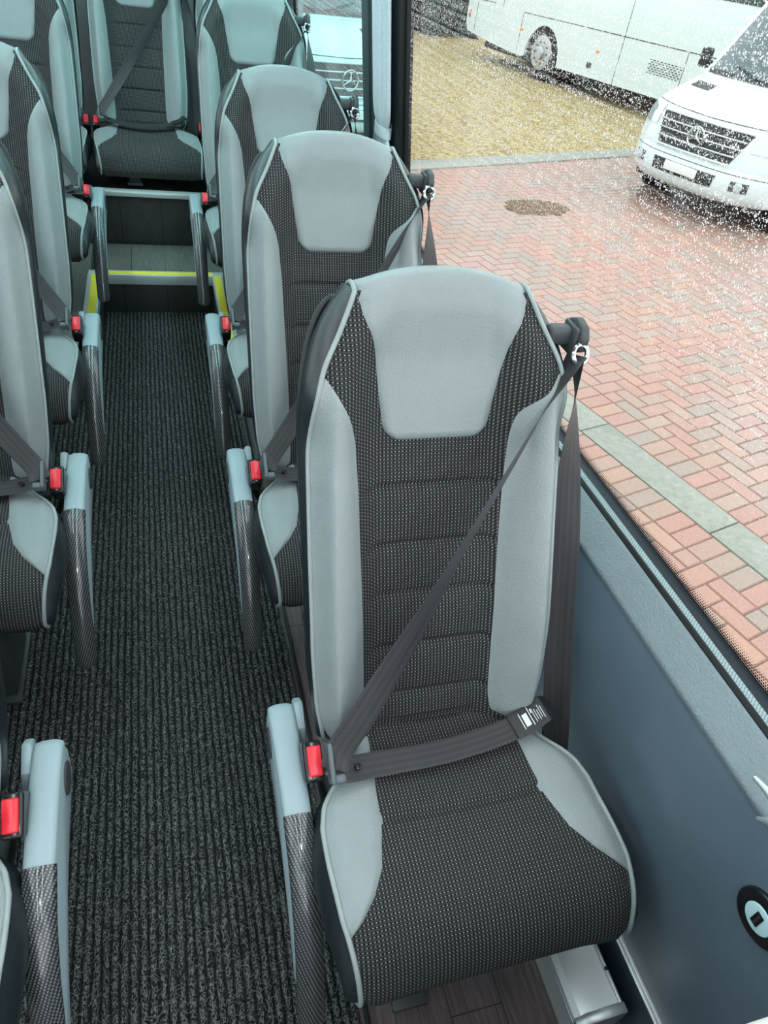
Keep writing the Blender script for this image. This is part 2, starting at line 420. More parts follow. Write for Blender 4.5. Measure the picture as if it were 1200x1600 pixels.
def empty(name, loc, label=None, cat=None, group=None, rotz=0):
    o = bpy.data.objects.new(name, None); COL.objects.link(o); o.location = loc; o.rotation_euler = (0, 0, rotz); o.empty_display_size = .1
    if label: o['label'] = label
    if cat: o['category'] = cat
    if group: o['group'] = group
    return o
def tag(o, label, cat, group=None, kind=None):
    o['label'] = label; o['category'] = cat
    if group: o['group'] = group
    if kind: o['kind'] = kind
    return o
def struct(name, me, m, parent=None, label=None):
    o = link(name, me, m, parent)
    if parent is None: o['kind'] = 'structure'
    if label: o['label'] = label
    return o

# ------------------------------------------------------------------ the coach seat
CX = .425; BASE = Vector((CX, .5, 0))
HW = smooth_table([.47, .52, .56, .66, .83, .97, 1.06, 1.11, 1.135, 1.16, 1.206, 1.26], [.205, .213, .221, .227, .227, .226, .217, .205, .190, .173, .149, .12])
GC = smooth_table([.44, .50, .60, .70, .84, .98, 1.10, 1.206, 1.26], [.672, .692, .735, .78, .855, .925, .972, 1.0, 1.01])
PROT = smooth_table([.44, .50, .60, .80, .95, 1.08, 1.13, 1.18, 1.206, 1.26], [.035, .052, .066, .072, .072, .062, .045, .012, 0, 0])
SEAMS = [.904, .811, .730, .638, .546]
ZB, ZS, ZT = .50, 1.206, 1.236
def ztop(u): return ZS + (ZT - ZS) * (1 - abs(u) ** 2.2)
def bol(u, z=1.2):
    a = abs(u); return sst(a, .42, .86) * (1 - (.20 + .55 * (1 - sst(z, .98, 1.09))) * sst(a, .84, 1.0))
def back_pt(x, z, off=0.0, groove=True):
    hw = HW(min(z, ZS)); u = max(-1, min(1, x / hw))
    y = GC(z) - PROT(z) * bol(u, z)
    if groove and z < .93:
        for s in SEAMS:
            zz = z + .004 * (u * u)
            y += .0075 * math.exp(-((zz - s) / .0055) ** 2) * (1 - .8 * sst(abs(u), .50, .60))
        k = math.sin(PI * ((z - .546) / .09)) ** 2 if .5 < z < .93 else 0
        y -= .0035 * k * (1 - sst(abs(u), .25, .50))
    # crest roll
    y += .020 * sst(z, 1.19, 1.24) * 1.0
    return Vector((CX + x, y - off, z))
def Bm(me, mir):
    """to local coordinates, mirrored for the seats across the aisle"""
    for v in me.vertices:
        v.co = v.co - BASE
        if mir: v.co.x = -v.co.x
    if mir: me.flip_normals()
    me.update(); return me

INN = smooth_table([.44, .50, .54, .62, .77, .92, 1.00, 1.04, 1.07, 1.09, 1.100], [.134, .135, .137, .138, .141, .146, .152, .162, .178, .192, .203])
def hx(z):   # half width of the headrest panel
    w = itp(z, [.976, 1.0, 1.06, 1.127, 1.150, 1.168, 1.184, 1.197, 1.26], [.092, .098, .108, .119, .126, .136, .1475, .162, .20])
    t = (z - .976) / .030
    if t < 1: w = w - .030 + .030 * math.sqrt(max(0, 1 - (1 - t) ** 2))
    return w

def belt_dir(a, b): return (Vector(b) - Vector(a)).normalized()

def build_seat(mir, arm=True, rear=False, worn=False, legh=.34):
    root = empty('coach_seat', (0, 0, 0)); R = lambda me: Bm(me, mir)
    # ---------- backrest (woven centre) and its sub-parts
    def fb(s, t):
        u = s * 2 - 1
        z = ZB - .012 * (1 - abs(u) ** 6) + (t) * (min(ztop(u), 1.23) - ZB)
        hw = HW(min(z, ZS)); return back_pt(u * hw * .995, z, 0)
    back = link('backrest', R(grid(fb, 57, 190)), M['fabric'], root)
    # side bolsters
    for sd in (-1, 1):
        def fs(s, t):
            z = .497 + t * (1.102 - .497)
            zi = z
            a = min(INN(z) - (.022 * (1 - sst(z, 1.02, 1.10)) if sd > 0 else 0), HW(z) - .0005); b_ = HW(z)
            low = sst(z, .497, .535)
            ss = s
            x = a + (b_ - a) * ss
            # rounded lower end
            if t < .09:
                r = math.sqrt(max(0, 1 - (1 - t / .09) ** 2)); mid = (a + b_) / 2 - .01; x = mid + (x - mid) * (.55 + .45 * r)
            e = min(ss, 1 - ss) * 2; te = min(t, 1 - t)
            puff = .0065 * min(1, (4 * min(ss * 1.3, 1))) * min(1, te * 26) ** .6 + .0015 * math.exp(-ss * 12) - .004 * math.exp(-te * 150)
            if ss > .9: puff *= 1 - (ss - .9) * 4
            return back_pt(sd * x, z, puff, False)
        link('side_bolster', R(grid(fs, 25, 110, flip=(sd < 0))), M['grey'], back, 'pale grey leather bolster')
    # headrest panel rolling over the crest
    def fh(s, t):
        u = s * 2 - 1
        if t < .86:
            zt = t / .86
            z = .976 + (1.2075 - .976) * zt
            w = min(hx(z), HW(z) * .992); x = u * w
            te = 1 - abs(u); puff = .0075 * min(1, te * 7) ** .7 * min(1, zt * 16) ** .6 - .0035 * math.exp(-te * 40) - .003 * math.exp(-zt * 60)
            puff *= 1 - .2 * zt
            lift = (ztop(u) - ZS) * sst(zt, .55, 1)
            p = back_pt(x, z, 0, False); p.z += lift; p.y -= puff; p.y += .010 * sst(zt, .8, 1)
            return p
        a = (t - .86) / .14 * PI * .62
        p = back_pt(u * HW(1.2075) * .992, 1.2075, 0, False); p.y += .010
        puff = .0075 * .8 * min(1, (1 - abs(u)) * 7) ** .7
        p.y -= puff; z0 = p.z + (ztop(u) - ZS)
        r = .026
        return Vector((p.x, p.y + r * math.sin(a) * 1.5, z0 - r * (1 - math.cos(a)) * .75 + .004 * math.sin(a)))
    link('headrest_panel', R(grid(fh, 49, 90)), M['grey'], back, 'pale grey leather headrest panel')
    # perimeter: left bottom -> top -> right bottom
    per = []
    zs = [ZB - .004 + (ZS - ZB + .004) * i / 60 for i in range(61)]
    L = [back_pt(-HW(z), z, 0, False) for z in zs]; Rr = [back_pt(HW(z), z, 0, False) for z in reversed(zs)]
    top = []
    for i in range(1, 24):
        u = -1 + 2 * i / 24; p = back_pt(u * HW(1.2075), 1.2075, 0, False); p.z += ztop(u) - ZS; p.y += .02; top.append(p)
    # piping up each side, folding over the crest
    for chain in (L, Rr[::-1]):
        e = chain[-1]; pts = [p + Vector((0, -.003, 0)) for p in chain] + [e + Vector((0, .014, .004)), e + Vector((0, .03, .001)), e + Vector((0, .045, -.008))]
        sgn = -1 if e.x < CX else 1
        q = chain[0]
        pts = [q + Vector((-sgn * .045, -.002, -.012)), q + Vector((-sgn * .02, -.003, -.011)), q + Vector((-sgn * .006, -.003, -.005))] + pts
        link('piping', R(tube(pts, .0042, 8)), M['pipe'], back, 'pale piping cord')
    # shell: sides and back in black leather
    per = L + top + Rr; n = len(per)
    cen = Vector((CX, .85, .85)); rings = []
    def ring(dy, out, dz):
        r = []
        for i, p in enumerate(per):
            o = Vector((p.x - CX, 0, (p.z - .9) * .6)); o.normalize()
            f = 1 if i < 61 or i >= n - 61 else .6
            k = 1.0
            if i < 61: k = .5 + .5 * sst(p.z, .5, .62)
            if i >= n - 61: k = .5 + .5 * sst(p.z, .5, .62)
            if 61 <= i < n - 61:
                r.append(p + Vector((0, dy * .8 + .010, -.024 - abs(out) * .3 + dz * .9))); continue
            r.append(p + o * out + Vector((0, dy * k, dz)))
        return r
    HB = smooth_table([.47, .60, .9, 1.03, 1.08, 1.12, 1.155, 1.185, 1.206, 1.26], [.212, .226, .230, .230, .227, .216, .198, .174, .150, .12])
    _r = ring
    def ring(dy, out, dz, f=0):
        r = _r(dy, out, dz)
        for i, p in enumerate(per):
            if i < 61 or i >= n - 61:
                k = 1 + f * max(0, HB(p.z) / HW(p.z) - 1)
                r[i].x = CX + (r[i].x - CX) * k
        return r
    rings = [ring(.001, -.001, 0), ring(.010, .005, -.002, .45), ring(.028, .007, -.006, .85), ring(.052, .005, -.014, 1), ring(.072, -.006, -.022, 1), ring(.084, -.026, -.030, .9)]
    V = [p for r in rings for p in r]; F = []
    for a in range(len(rings) - 1):
        for i in range(n - 1): F.append((a * n + i, a * n + i + 1, (a + 1) * n + i + 1, (a + 1) * n + i))
    b0 = (len(rings) - 1) * n
    m = 6; half = n // 2; base = len(V); last = rings[-1]
    for i in range(half):
        for q in range(1, m): V.append(last[i].lerp(last[n - 1 - i], q / m) + Vector((0, .012 * math.sin(PI * q / m), 0)))
    def idx(i, q):
        if q == 0: return b0 + i
        if q == m: return b0 + n - 1 - i
        return base + i * (m - 1) + q - 1
    for i in range(half - 1):
        for q in range(m): F.append((idx(i, q), idx(i, q + 1), idx(i + 1, q + 1), idx(i + 1, q)))
    me = bpy.data.meshes.new('m'); me.from_pydata([tuple(p) for p in V], [], F)
    bmx = bmesh.new(); bmx.from_mesh(me); bmesh.ops.recalc_face_normals(bmx, faces=bmx.faces[:]); bmx.to_mesh(me); bmx.free(); fin(me, 60)
    link('back_shell', R(me), M['dark'], root, 'glossy black leather shell')
    # bottom closing of the backrest
    # grab handle on the aisle shoulder
    gp = cr([(.275, 1.062, 1.160), (.258, 1.066, 1.165), (.240, 1.062, 1.150), (.222, 1.045, 1.115), (.208, 1.020, 1.065), (.200, .990, 1.00), (.203, .965, .955), (.215, .950, .930)], 6)
    link('grab_handle', R(tube(gp, lambda t: .005 + .0025 * math.sin(PI * t), 10)), M['black'], root, 'black grab loop')
    # ---------- cushion
    prof = [Vector((p[0], p[1], 0)) for p in [(.74, .500), (.68, .488), (.60, .486), (.515, .481), (.44, .477), (.39, .467), (.35, .450), (.318, .424), (.296, .390), (.288, .362), (.300, .340)]]
    pr = cr(prof, 8); PL = [0]
    for i in range(1, len(pr)): PL.append(PL[-1] + (pr[i] - pr[i - 1]).length)
    TY = [p.x for p in pr]; TZ = [p.y for p in pr]; LT = PL[-1]
    def chw(s):   # half width along the arc
        y = itp(s, PL, TY); z = itp(s, PL, TZ)
        if y > .45 and s < LT * .7: return itp(y, [.45, .52, .555, .58, .60, .62, .65, .74], [.254, .252, .243, .226, .206, .190, .180, .176])
        return itp(s, [PL[0], s0, PL[-1]], [.254, .254, .246]) if False else itp(y, [.285, .32, .38, .45], [.240, .246, .254, .254])
    def cpt(u, s, off=0, seam=True):
        y = itp(s, PL, TY); z = itp(s, PL, TZ); e = .008; ty = itp(min(s + e, LT), PL, TY) - itp(max(s - e, 0), PL, TY); tz = itp(min(s + e, LT), PL, TZ) - itp(max(s - e, 0), PL, TZ)
        l = math.hypot(ty, tz); nrm = Vector((0, -tz / l, ty / l)) * (-1)
        if nrm.z < 0 and s < LT * .5: nrm = -nrm
        # outward normal: up at the rear, forward at the nose
        nrm = Vector((0, tz / l, -ty / l))
        if nrm.z < 0 and y > .33: nrm = -nrm
        a = abs(u)
        h = -.010 * (1 - sst(a, .1, .75)) * sst(y, .36, .5) + .004 * sst(a, .6, .85) - .010 * sst(a, .88, 1.0)
        if seam: h -= .007 * math.exp(-((y - .515 - .006 * u * u) / .006) ** 2) if y > .48 else 0
        p = Vector((CX + .012 + .012 * sst(-y, -.5, -.3) + u * chw(s), y, z)) + nrm * (h + off)
        return p
    NU = 61
    cush = link('seat_cushion', R(grid(lambda a, t: cpt(a * 2 - 1, t * LT), NU, 150, flip=True, uvfn=lambda P, a, t: (P.x, t * LT))), M['fabric'], root)
    def cin(y): return itp(y, [.350, .358, .375, .40, .44, .50, .55, .65, .74], [.256, .243, .222, .196, .168, .150, .145, .138, .136])
    sA = 0; sB = float(np.interp(-.352, [-q for q in TY], PL))
    for sd in (-1, 1):
        def fc(s, t):
            q = sA + (sB - sA) * t; y = itp(q, PL, TY); hw = chw(q); a = min(cin(y), hw * .995) / hw; u = a + (1 - a) * s
            te = 1 - t
            puff = .0045 * min(1, s * 5) * min(1, te * 20) - .003 * math.exp(-s * 30) - .003 * math.exp(-te * 80)
            if s > .85: puff *= 1 - (s - .85) * 5
            return cpt(sd * u, q, puff, False)
        link('side_panel', R(grid(fc, 21, 90, flip=(sd > 0))), M['grey'], cush, 'pale grey leather side panel')
        edge = [cpt(sd * 1.0, LT * i / 70, .002, False) for i in range(5, 71)]
        link('piping', R(tube(edge, .0045, 8)), M['pipe'], cush, 'pale piping cord')
        # bulging black side wall down to the lower edge
        low = []
        def fw(s, t):
            p = cpt(sd * 1.0, LT * (.02 + .98 * t), 0, False)
            yb = p.y; zb = .335 + .03 * sst(p.y, .30, .36) * (1 - sst(p.y, .36, .6))
            zb = min(.34, p.z)
            q = Vector((p.x - sd * .012, max(p.y, .312), zb)); c = p.lerp(q, s); c.x += sd * .027 * math.sin(PI * min(1, s * 1.1)) * sst(t, .0, .3) * (1 - .6 * sst(t, .9, 1)); return c
        link('piping', R(tube([fw(.80, .12 + .88 * q / 50) + Vector((sd * .002, 0, 0)) for q in range(51)], .0032, 8)), M['pipe'], cush, 'pale piping cord')
        link('cushion_side', R(grid(fw, 9, 60, flip=(sd < 0))), M['dark'], cush, 'glossy black leather side')
    link('seat_pan', R(box((CX + .012, .50, .350), (.44, .38, .045), .01)), M['black'], root)
    # ---------- rear facing pan edge, pedestal
    leg = merge(box((.36, .46, .0175 + (legh - .0175) / 2), (.055, .20, legh - .0175), .008), box((.36, .46, .0255), (.075, .24, .014), .004))
    link('pedestal_leg', R(leg), M['cap'], root)
    # ---------- armrest
    if arm:
        ap = cr([Vector(p) for p in [(.151, .772, .478), (.151, .755, .484), (.151, .70, .485), (.151, .64, .479), (.151, .585, .469), (.151, .556, .464)]], 6)
        pp = cr([Vector(p) for p in [(.151, .560, .4655), (.151, .52, .448), (.151, .475, .415), (.151, .43, .368), (.151, .385, .305), (.151, .350, .240), (.151, .328, .190), (.151, .318, .160)]], 8)
        def sweep(pts, w0, w1, depth0, depth1, crown=.004):
            T = [(pts[min(i + 1, len(pts) - 1)] - pts[max(i - 1, 0)]).normalized() for i in range(len(pts))]
            V = []; F = []; UV = []; d = 0; prof = None
            for i, p in enumerate(pts):
                t = i / (len(pts) - 1); w = w0 + (w1 - w0) * t; dp = depth0 + (depth1 - depth0) * t
                if i: d += (p - pts[i - 1]).length
                n = Vector((0, T[i].z, -T[i].y)); 
                if n.z < 0: n = -n
                sc = 1.0
                rest = min(1, ((len(pts) - 1 - i) / max(1, len(pts) * .10)))
                sc = .55 + .45 * math.sqrt(max(0, 1 - (1 - rest) ** 2)) if crown > 0.0045 else 1
                h = w / 2 * sc; r = .008
                prof = [(-h, -dp), (-h, -r), (-h + r * .3, -r * .3), (-h + r, 0), (-h * .4, crown), (0, crown * 1.2), (h * .4, crown), (h - r, 0), (h - r * .3, -r * .3), (h, -r), (h, -dp)]
                for (a, b_) in prof: V.append(tuple(p + Vector((a, 0, 0)) + n * b_)); UV.append((a, d))
            K = 11
            for i in range(len(pts) - 1):
                for k in range(K): F.append((i * K + k, i * K + (k + 1) % K, (i + 1) * K + (k + 1) % K, (i + 1) * K + k))
            F.append(tuple(range(K))[::-1]); F.append(tuple((len(pts) - 1) * K + k for k in range(K)))
            me = bpy.data.meshes.new('m'); me.from_pydata(V, [], F); lay = me.uv_layers.new(name='UVMap')
            for poly in me.polygons:
                for li in poly.loop_indices: lay.data[li].uv = UV[me.loops[li].vertex_index]
            bmx = bmesh.new(); bmx.from_mesh(me); bmesh.ops.recalc_face_normals(bmx, faces=bmx.faces[:]); bmx.to_mesh(me); bmx.free()
            return fin(me, 50)
        a_root = link('armrest', R(sweep(ap, .050, .048, .05, .045, .002)), M['arm'], root, 'pale blue grey plastic armrest body')
        link('armrest_pad', R(sweep(pp, .050, .048, .018, .016, .005)), M['carbon'], a_root, 'glossy carbon weave armrest pad')
        side = prism([(.765, .385), (.776, .44), (.765, .475), (.72, .480), (.56, .455), (.49, .415), (.43, .355), (.385, .285), (.375, .235), (.41, .255), (.47, .300), (.56, .345), (.66, .370)], 0, .1255, .150, .005, 2)
        link('armrest_side_cover', R(side), M['arm'], a_root)
        link('hinge_cap', R(cyl((.1250, .722, .434), .029, .006, 'x', 28, .002)), M['cap'], a_root, 'dark round hinge cap')
        link('hinge_bracket', R(prism([(.775, .40), (.79, .47), (.765, .492), (.72, .47), (.69, .42), (.70, .39)], 0, .175, .193, .006, 2)), M['arm'], a_root)
    # ---------- buckle
    rb = Matrix.Rotation(math.radians(30), 3, 'X')
    bx = .187
    buck = link('buckle', R(box((bx, .640, .487), (.034, .070, .054), .006, 3, rb)), M['gloss'], root, 'black belt buckle housing')
    link('release_button', R(box((bx + .002, .626, .5115), (.025, .052, .012), .004, 3, rb)), M['red'], buck, 'red release button')
    link('buckle_strap', R(tube(cr([(bx, .665, .46), (bx + .005, .70, .40), (bx + .03, .72, .33)], 4), .009, 8)), M['black'], buck)
    # ---------- belt
    D = Vector((.653, .93, 1.13)); T = Vector((.212, .598, .548))
    dd = (D - T).normalized(); wd = Vector((.55, .35, -.60))
    wlow = Vector((.85, .10, -.45)); wup = Vector((-.10, .95, .05))
    def on(t, sag=0): return T.lerp(D, t) + Vector((0, -sag, -sag * .5))
    belt = link('seat_belt', R(ribbon([(T + Vector((.002, -.01, -.006)), (.40, -.75, -.5)), (on(.03), (.45, -.65, -.55)), (on(.12, .004), (.50, -.55, -.62)), (on(.28, .006), (.45, -.25, -.75)), (on(.42, .006), (.40, .10, -.80)), (on(.55, .004), (.36, .30, -.76)), (on(.68, .003), (.34, .38, -.75)), (on(.84, .002), (.30, .52, -.66)), (on(.94), (.15, .9, -.25)), (D, (.05, .98, .1))], .047)), M['web'], root, 'dark grey diagonal belt webbing')
    # lap belt
    La = Vector((.232, .590, .532)); Lz = Vector((.628, .632, .545))
    lap = [(T + Vector((.0, .002, -.004)), (0, .8, .5)), (La, (.05, .9, .28)), (Vector((.30, .600, .512)), (.0, .93, .2)), (Vector((.42, .606, .503)), (-.1, .95, .12)), (Vector((.53, .615, .512)), (-.14, .95, .12)), (Vector((.60, .625, .530)), (-.15, .95, .1)), (Lz, (-.15, .95, .1)), (Vector((.655, .640, .525)), (-.1, .95, 0)), (Vector((.668, .645, .44)), (0, .98, 0))]
    link('lap_strap', R(ribbon(lap, .045, .0016)), M['web'], belt)
    sl = link('belt_sleeve', R(ribbon([(Vector((.565, .6195, .5225)), (-.14, .95, .12)), (Vector((.60, .6250, .534)), (-.15, .95, .1)), (Vector((.628, .632, .5495)), (-.15, .95, .1)), (Vector((.657, .640, .529)), (-.1, .95, 0))], .052, .0035)), M['black'], belt, 'black sleeve with a printed care label')
    if not mir and worn:
        # printed label marks on the sleeve: white patch and lines of print
        ms = []
        xa = Vector((.035, .0065, .0135)); 
        def onsl(a, b_):   # a along the sleeve, b across
            c0 = Vector((.583, .6225, .5295)); c1 = Vector((.628, .632, .5520)); p = c0.lerp(c1, a); return p + Vector((-.15, .95, .1)).normalized() * b_
        def bar(a0, a1, b0, b1, out):
            q = [onsl(a0, b0), onsl(a1, b0), onsl(a1, b1), onsl(a0, b1)]; nn = Vector((-.35, -.12, .9)).normalized()
            me = bpy.data.meshes.new('m'); vs = [tuple(p + nn * .0018) for p in q] + [tuple(p + nn * .0010) for p in q]
            me.from_pydata(vs, [], [(0, 1, 2, 3), (4, 7, 6, 5), (0, 4, 5, 1), (1, 5, 6, 2), (2, 6, 7, 3), (3, 7, 4, 0)]); out.append(me)
        bar(.10, .30, -.014, .010, ms); bar(.0, .03, -.016, .016, ms); bar(.38, .41, -.018, .018, ms)
        for k in range(5): bar(.52 + k * .085, .54 + k * .085, -.016 + .003 * (k % 2), .012 - .004 * (k % 3), ms)
        bar(.46, .50, .004, .012, ms)
        link('printed_label', R(merge(*ms)), M['white'], sl, 'tiny white print and barcode patch')
    tg = merge(box((.2095, .600, .541), (.009, .068, .036), .004, 3, Matrix.Rotation(math.radians(32), 3, 'X')), box((.220, .577, .528), (.024, .016, .026), .005, 3, Matrix.Rotation(math.radians(32), 3, 'X')))
    link('belt_tongue', R(tg), M['tongue'], belt, 'grey plastic belt tongue')
    link('belt_stud', R(cyl((.258, .592, .529), .006, .004, 'z', 16, .001)), M['gloss'], belt)
    link('return_strap', R(ribbon([(D + Vector((.004, .006, -.004)), (0, 1, .1)), ((.666, .917, 1.06), (.42, .85, .05)), ((.676, .898, .98), (.80, .50, .0)), ((.688, .870, .88), (.93, .0, .05)), ((.696, .825, .77), (.88, -.35, .15)), ((.699, .770, .65), (.85, -.42, .18)), ((.700, .700, .52), (.85, -.45, .2)), ((.700, .635, .40), (.85, -.45, .2)), ((.700, .610, .33), (.85, -.45, .2))], .054)), M['web'], belt, 'dark belt strap hanging to its reel')
    # guide on the shoulder
    g = link('belt_guide', R(merge(box((.630, .968, 1.150), (.044, .030, .032), .009, 3), box((.650, .964, 1.146), (.008, .048, .050), .004, 3))), M['cap'], root, 'dark plastic shoulder belt guide')
    link('guide_cover', R(prism([(.930, 1.135), (.928, 1.158), (.940, 1.176), (.965, 1.182), (.990, 1.170), (.996, 1.145), (.985, 1.125), (.955, 1.122)], 0, .652, .668, .005, 3)), M['cap'], g)
    ringp = [(.655 + .013 * math.cos(a), .925 + .008 * math.sin(a), 1.134 + .014 * math.sin(a)) for a in [2 * PI * k / 20 for k in range(20)]]
    link('belt_ring', R(merge(tube(ringp, .0042, 8, True), tube([(.640, .928, 1.124), (.668, .928, 1.124)], .0045, 10))), M['chrome'], g, 'chrome belt ring')
    return root

def clone(root, loc, drop=(), group=None):
    r = root.copy(); COL.objects.link(r); r.location = loc
    for ch in list(root.children):
        if ch.name.split('.')[0] in drop: continue
        c = ch.copy(); COL.objects.link(c); c.parent = r
        for gch in list(ch.children):
            d_ = gch.copy(); COL.objects.link(d_); d_.parent = c
            for h in list(gch.children):
                e = h.copy(); COL.objects.link(e); e.parent = d_
    return r
def shorten_leg(root, h, mir):
    for ch in list(root.children):
        if ch.name.split('.')[0] == 'pedestal_leg':
            me = merge(box((.36, .46, .34 - h / 2), (.055, .20, h), .008), box((.36, .46, .34 - h + .008), (.075, .24, .014), .004))
            Bm(me, mir); me.materials.append(M['cap']); ch.data = me

XM = -.104 - CX
protoR = build_seat(False, worn=True)
protoL = build_seat(True)
RY = [0, .84, 1.677, 2.631]; LY = [-.004, .851, 1.675, 2.656]; DZ = [0, 0, .003, .124]
G = 'high-backed coach seats along both sides of the aisle'
labR = ['nearest window-side coach seat, shown whole, dark belt fastened across its dotted fabric',
        'window-side coach seat directly behind the nearest whole one',
        'window-side coach seat, third back, between the second one and the platform seat',
        'window-side coach seat on the raised rear platform, beside the cyan tinted window']
labL = ['left coach seat in the bottom left corner, only armrest, buckle and edges in view',
        'left coach seat second from the camera, armrest tip hanging over the carpet',
        'left coach seat third from the camera, just in front of the raised platform',
        'left coach seat on the raised rear platform at the top left']
seatsR = []; seatsL = []
for i in range(4):
    o = protoR if i == 0 else clone(protoR, (0, 0, 0))
    o.location = (CX, .5 + RY[i], DZ[i]); o['label'] = labR[i]; o['category'] = 'seat'; o['group'] = G; seatsR.append(o)
    o = protoL if i == 0 else clone(protoL, (0, 0, 0))
    o.location = (XM, .5 + LY[i], DZ[i]); o['label'] = labL[i]; o['category'] = 'seat'; o['group'] = G; seatsL.append(o)
PLAT = .20
shorten_leg(seatsR[3], .34 + .124 - PLAT, False); shorten_leg(seatsL[3], .34 + .124 - PLAT, True)
# only the nearest seat shows its printed belt label
for s_ in seatsR[1:]:
    for c in list(s_.children_recursive):
        if c.name.split('.')[0] == 'printed_label': bpy.data.objects.remove(c)
# low partition in front of the first seat: its pale rounded rail shows in the corner
pt_ = empty('front_partition', (.46, .055, 0), 'pale rounded top of a low partition at the bottom right corner', 'partition')
link('panel', box((0, -.008, .44), (.54, .018, .86), .006), M['wallg2'], pt_)
link('top_rail', tube(cr([(-.275, 0, .10), (-.275, 0, .80), (-.262, 0, .872), (-.225, 0, .900), (-.10, 0, .906), (.12, 0, .906), (.27, 0, .904)], 8), .017, 14), M['pale'], pt_, 'pale rounded rail')
# rear bench row
FR = .455
for x, lb in ((-.050, 'middle seat of the rear row, facing straight down the end of the aisle'),
              (-.050 - .52, 'left seat of the rear row, mostly hidden behind the raised left seat'),
              (-.050 + .525, 'right seat of the rear row, mostly hidden behind the raised window-side seat')):
    src = protoR if x > -.3 else protoL
    o = clone(src, (x, .5 + 3.63, .175), drop=('armrest',)); o['label'] = lb; o['category'] = 'seat'; o['group'] = 'rear row seats'
    shorten_leg(o, .34 + .175 - FR, x <= -.3)
    for c in list(o.children_recursive):
        if c.name.split('.')[0] == 'printed_label': bpy.data.objects.remove(c)

# ------------------------------------------------------------------ bus interior
XR, XL = .76, -.90
Y0, Y1 = -2.2, 4.95
struct('floor', box(((XR + XL) / 2 + .02, (Y0 + Y1) / 2, -.03), (XR - XL + .14, Y1 - Y0, .056), 0), M['vinyl'])
# ribbed carpet runner (real ribs)
cx0, cx1, cy0, cy1 = -.47, .272, -1.2, 3.45
pitch = .0178
xs = []; zs = []
nr = int((cx1 - cx0) / pitch)
for r in range(nr):
    for f, h in ((0, .0), (.16, .0), (.30, .75), (.48, 1), (.68, 1), (.86, .7)):
        xs.append(cx0 + (r + f) * pitch); zs.append(.009 + .0075 * h)
V = []; F = []
ys = [cy0 + (cy1 - cy0) * j / 400 for j in range(401)]
for y in ys:
    for q_, (x, z) in enumerate(zip(xs, zs)): V.append((x + .0016 * math.sin(y * 31 + (q_ // 6) * 1.9) * math.sin(y * 13.7 + (q_ // 6) * .7) + .0008 * math.sin(y * 90 + (q_ // 6) * 4.1), y, z + .0006 * math.sin(y * 70 + q_)))
nx = len(xs)
for j in range(400):
    for i in range(nx - 1):
        if ys[j] > 2.63 and not (-.297 < xs[i] < .222): continue
        F.append((j * nx + i, j * nx + i + 1, (j + 1) * nx + i + 1, (j + 1) * nx + i))
# skirt
b0 = len(V)
for (x, y) in ((xs[0], cy0), (xs[-1], cy0)): V.append((x, y, 0))
F += [tuple(range(nx)[::-1]) + (b0, b0 + 1)]
me = bpy.data.meshes.new('m'); me.from_pydata(V, [], F); fin(me, 80)
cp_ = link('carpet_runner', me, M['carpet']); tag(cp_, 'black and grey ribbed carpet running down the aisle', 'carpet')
cp2 = link('carpet_edging', box((cx1 + .002, (cy0 + 2.62) / 2, .006), (.008, 2.62 - cy0, .010), .002), M['rubber'], cp_)
cp3 = link('carpet_edging', box((cx0 - .002, (cy0 + 2.62) / 2, .006), (.008, 2.62 - cy0, .010), .002), M['rubber'], cp_)

rf = random.Random(3); V = []; F = []
for q in range(5200):
    x = rf.uniform(cx0 + .01, cx1 - .01); y = .25 + 1.7 * rf.random() ** 1.3; z = .0165; a = rf.uniform(0, 2 * PI); L_ = rf.uniform(.006, .016); cv = rf.uniform(-2.4, 2.4); p = Vector((x, y, z)); r_ = rf.uniform(.00025, .00045)
    b0 = len(V)
    for k in range(5):
        dv = Vector((math.cos(a), math.sin(a), 0)); sv = Vector((-dv.y, dv.x, 0)); h_ = .0012 * math.sin(PI * k / 4)
        V += [tuple(p + sv * r_ + Vector((0, 0, h_))), tuple(p - sv * r_ + Vector((0, 0, h_))), tuple(p + Vector((0, 0, h_ + r_ * 1.6)))]
        p = p + dv * L_ / 4; a += cv / 4
    for k in range(4):
        for m_ in range(3): F.append((b0 + k * 3 + m_, b0 + k * 3 + (m_ + 1) % 3, b0 + k * 3 + 3 + (m_ + 1) % 3, b0 + k * 3 + 3 + m_))
me = bpy.data.meshes.new('m'); me.from_pydata(V, [], F); fin(me, 60)
lf = link('carpet_fibres', me, plain('pale_carpet_fibre', (.20, .205, .205), .8), cp_, 'loose curly grey fibres'); lf['kind'] = 'stuff'

# raised rear platform: two side wings and the centre behind the step
LX, RX, YF, YS = -.300, .226, 2.64, 3.453
plat = empty('rear_platform', (0, YS, 0), 'raised rear floor around the aisle end, grey wood-look vinyl with yellow-edged step', 'step')
def pl(name, me, m, parent=None, label=None): 
    for v in me.vertices: v.co -= Vector((0, YS, 0))
    me.update(); return link(name, me, m, parent or plat, label)
pl('platform_floor', merge(box(((XL + LX) / 2 - .02, (YF + 3.86) / 2, PLAT / 2), (LX - XL - .05, 3.86 - YF, PLAT), .002), box(((XR + RX) / 2, (YF + 3.86) / 2, PLAT / 2), (XR - RX - .01, 3.86 - YF, PLAT), .002), box(((LX + RX) / 2, (YS + 3.86) / 2 + .01, PLAT / 2), (RX - LX + .01, 3.84 - YS, PLAT), .002)), M['vinyl2'])
pl('riser', box(((LX + RX) / 2, YS + .004, .088), (RX - LX - .012, .012, .172), .001), M['vinyl3'], None, 'dark wood-look riser')
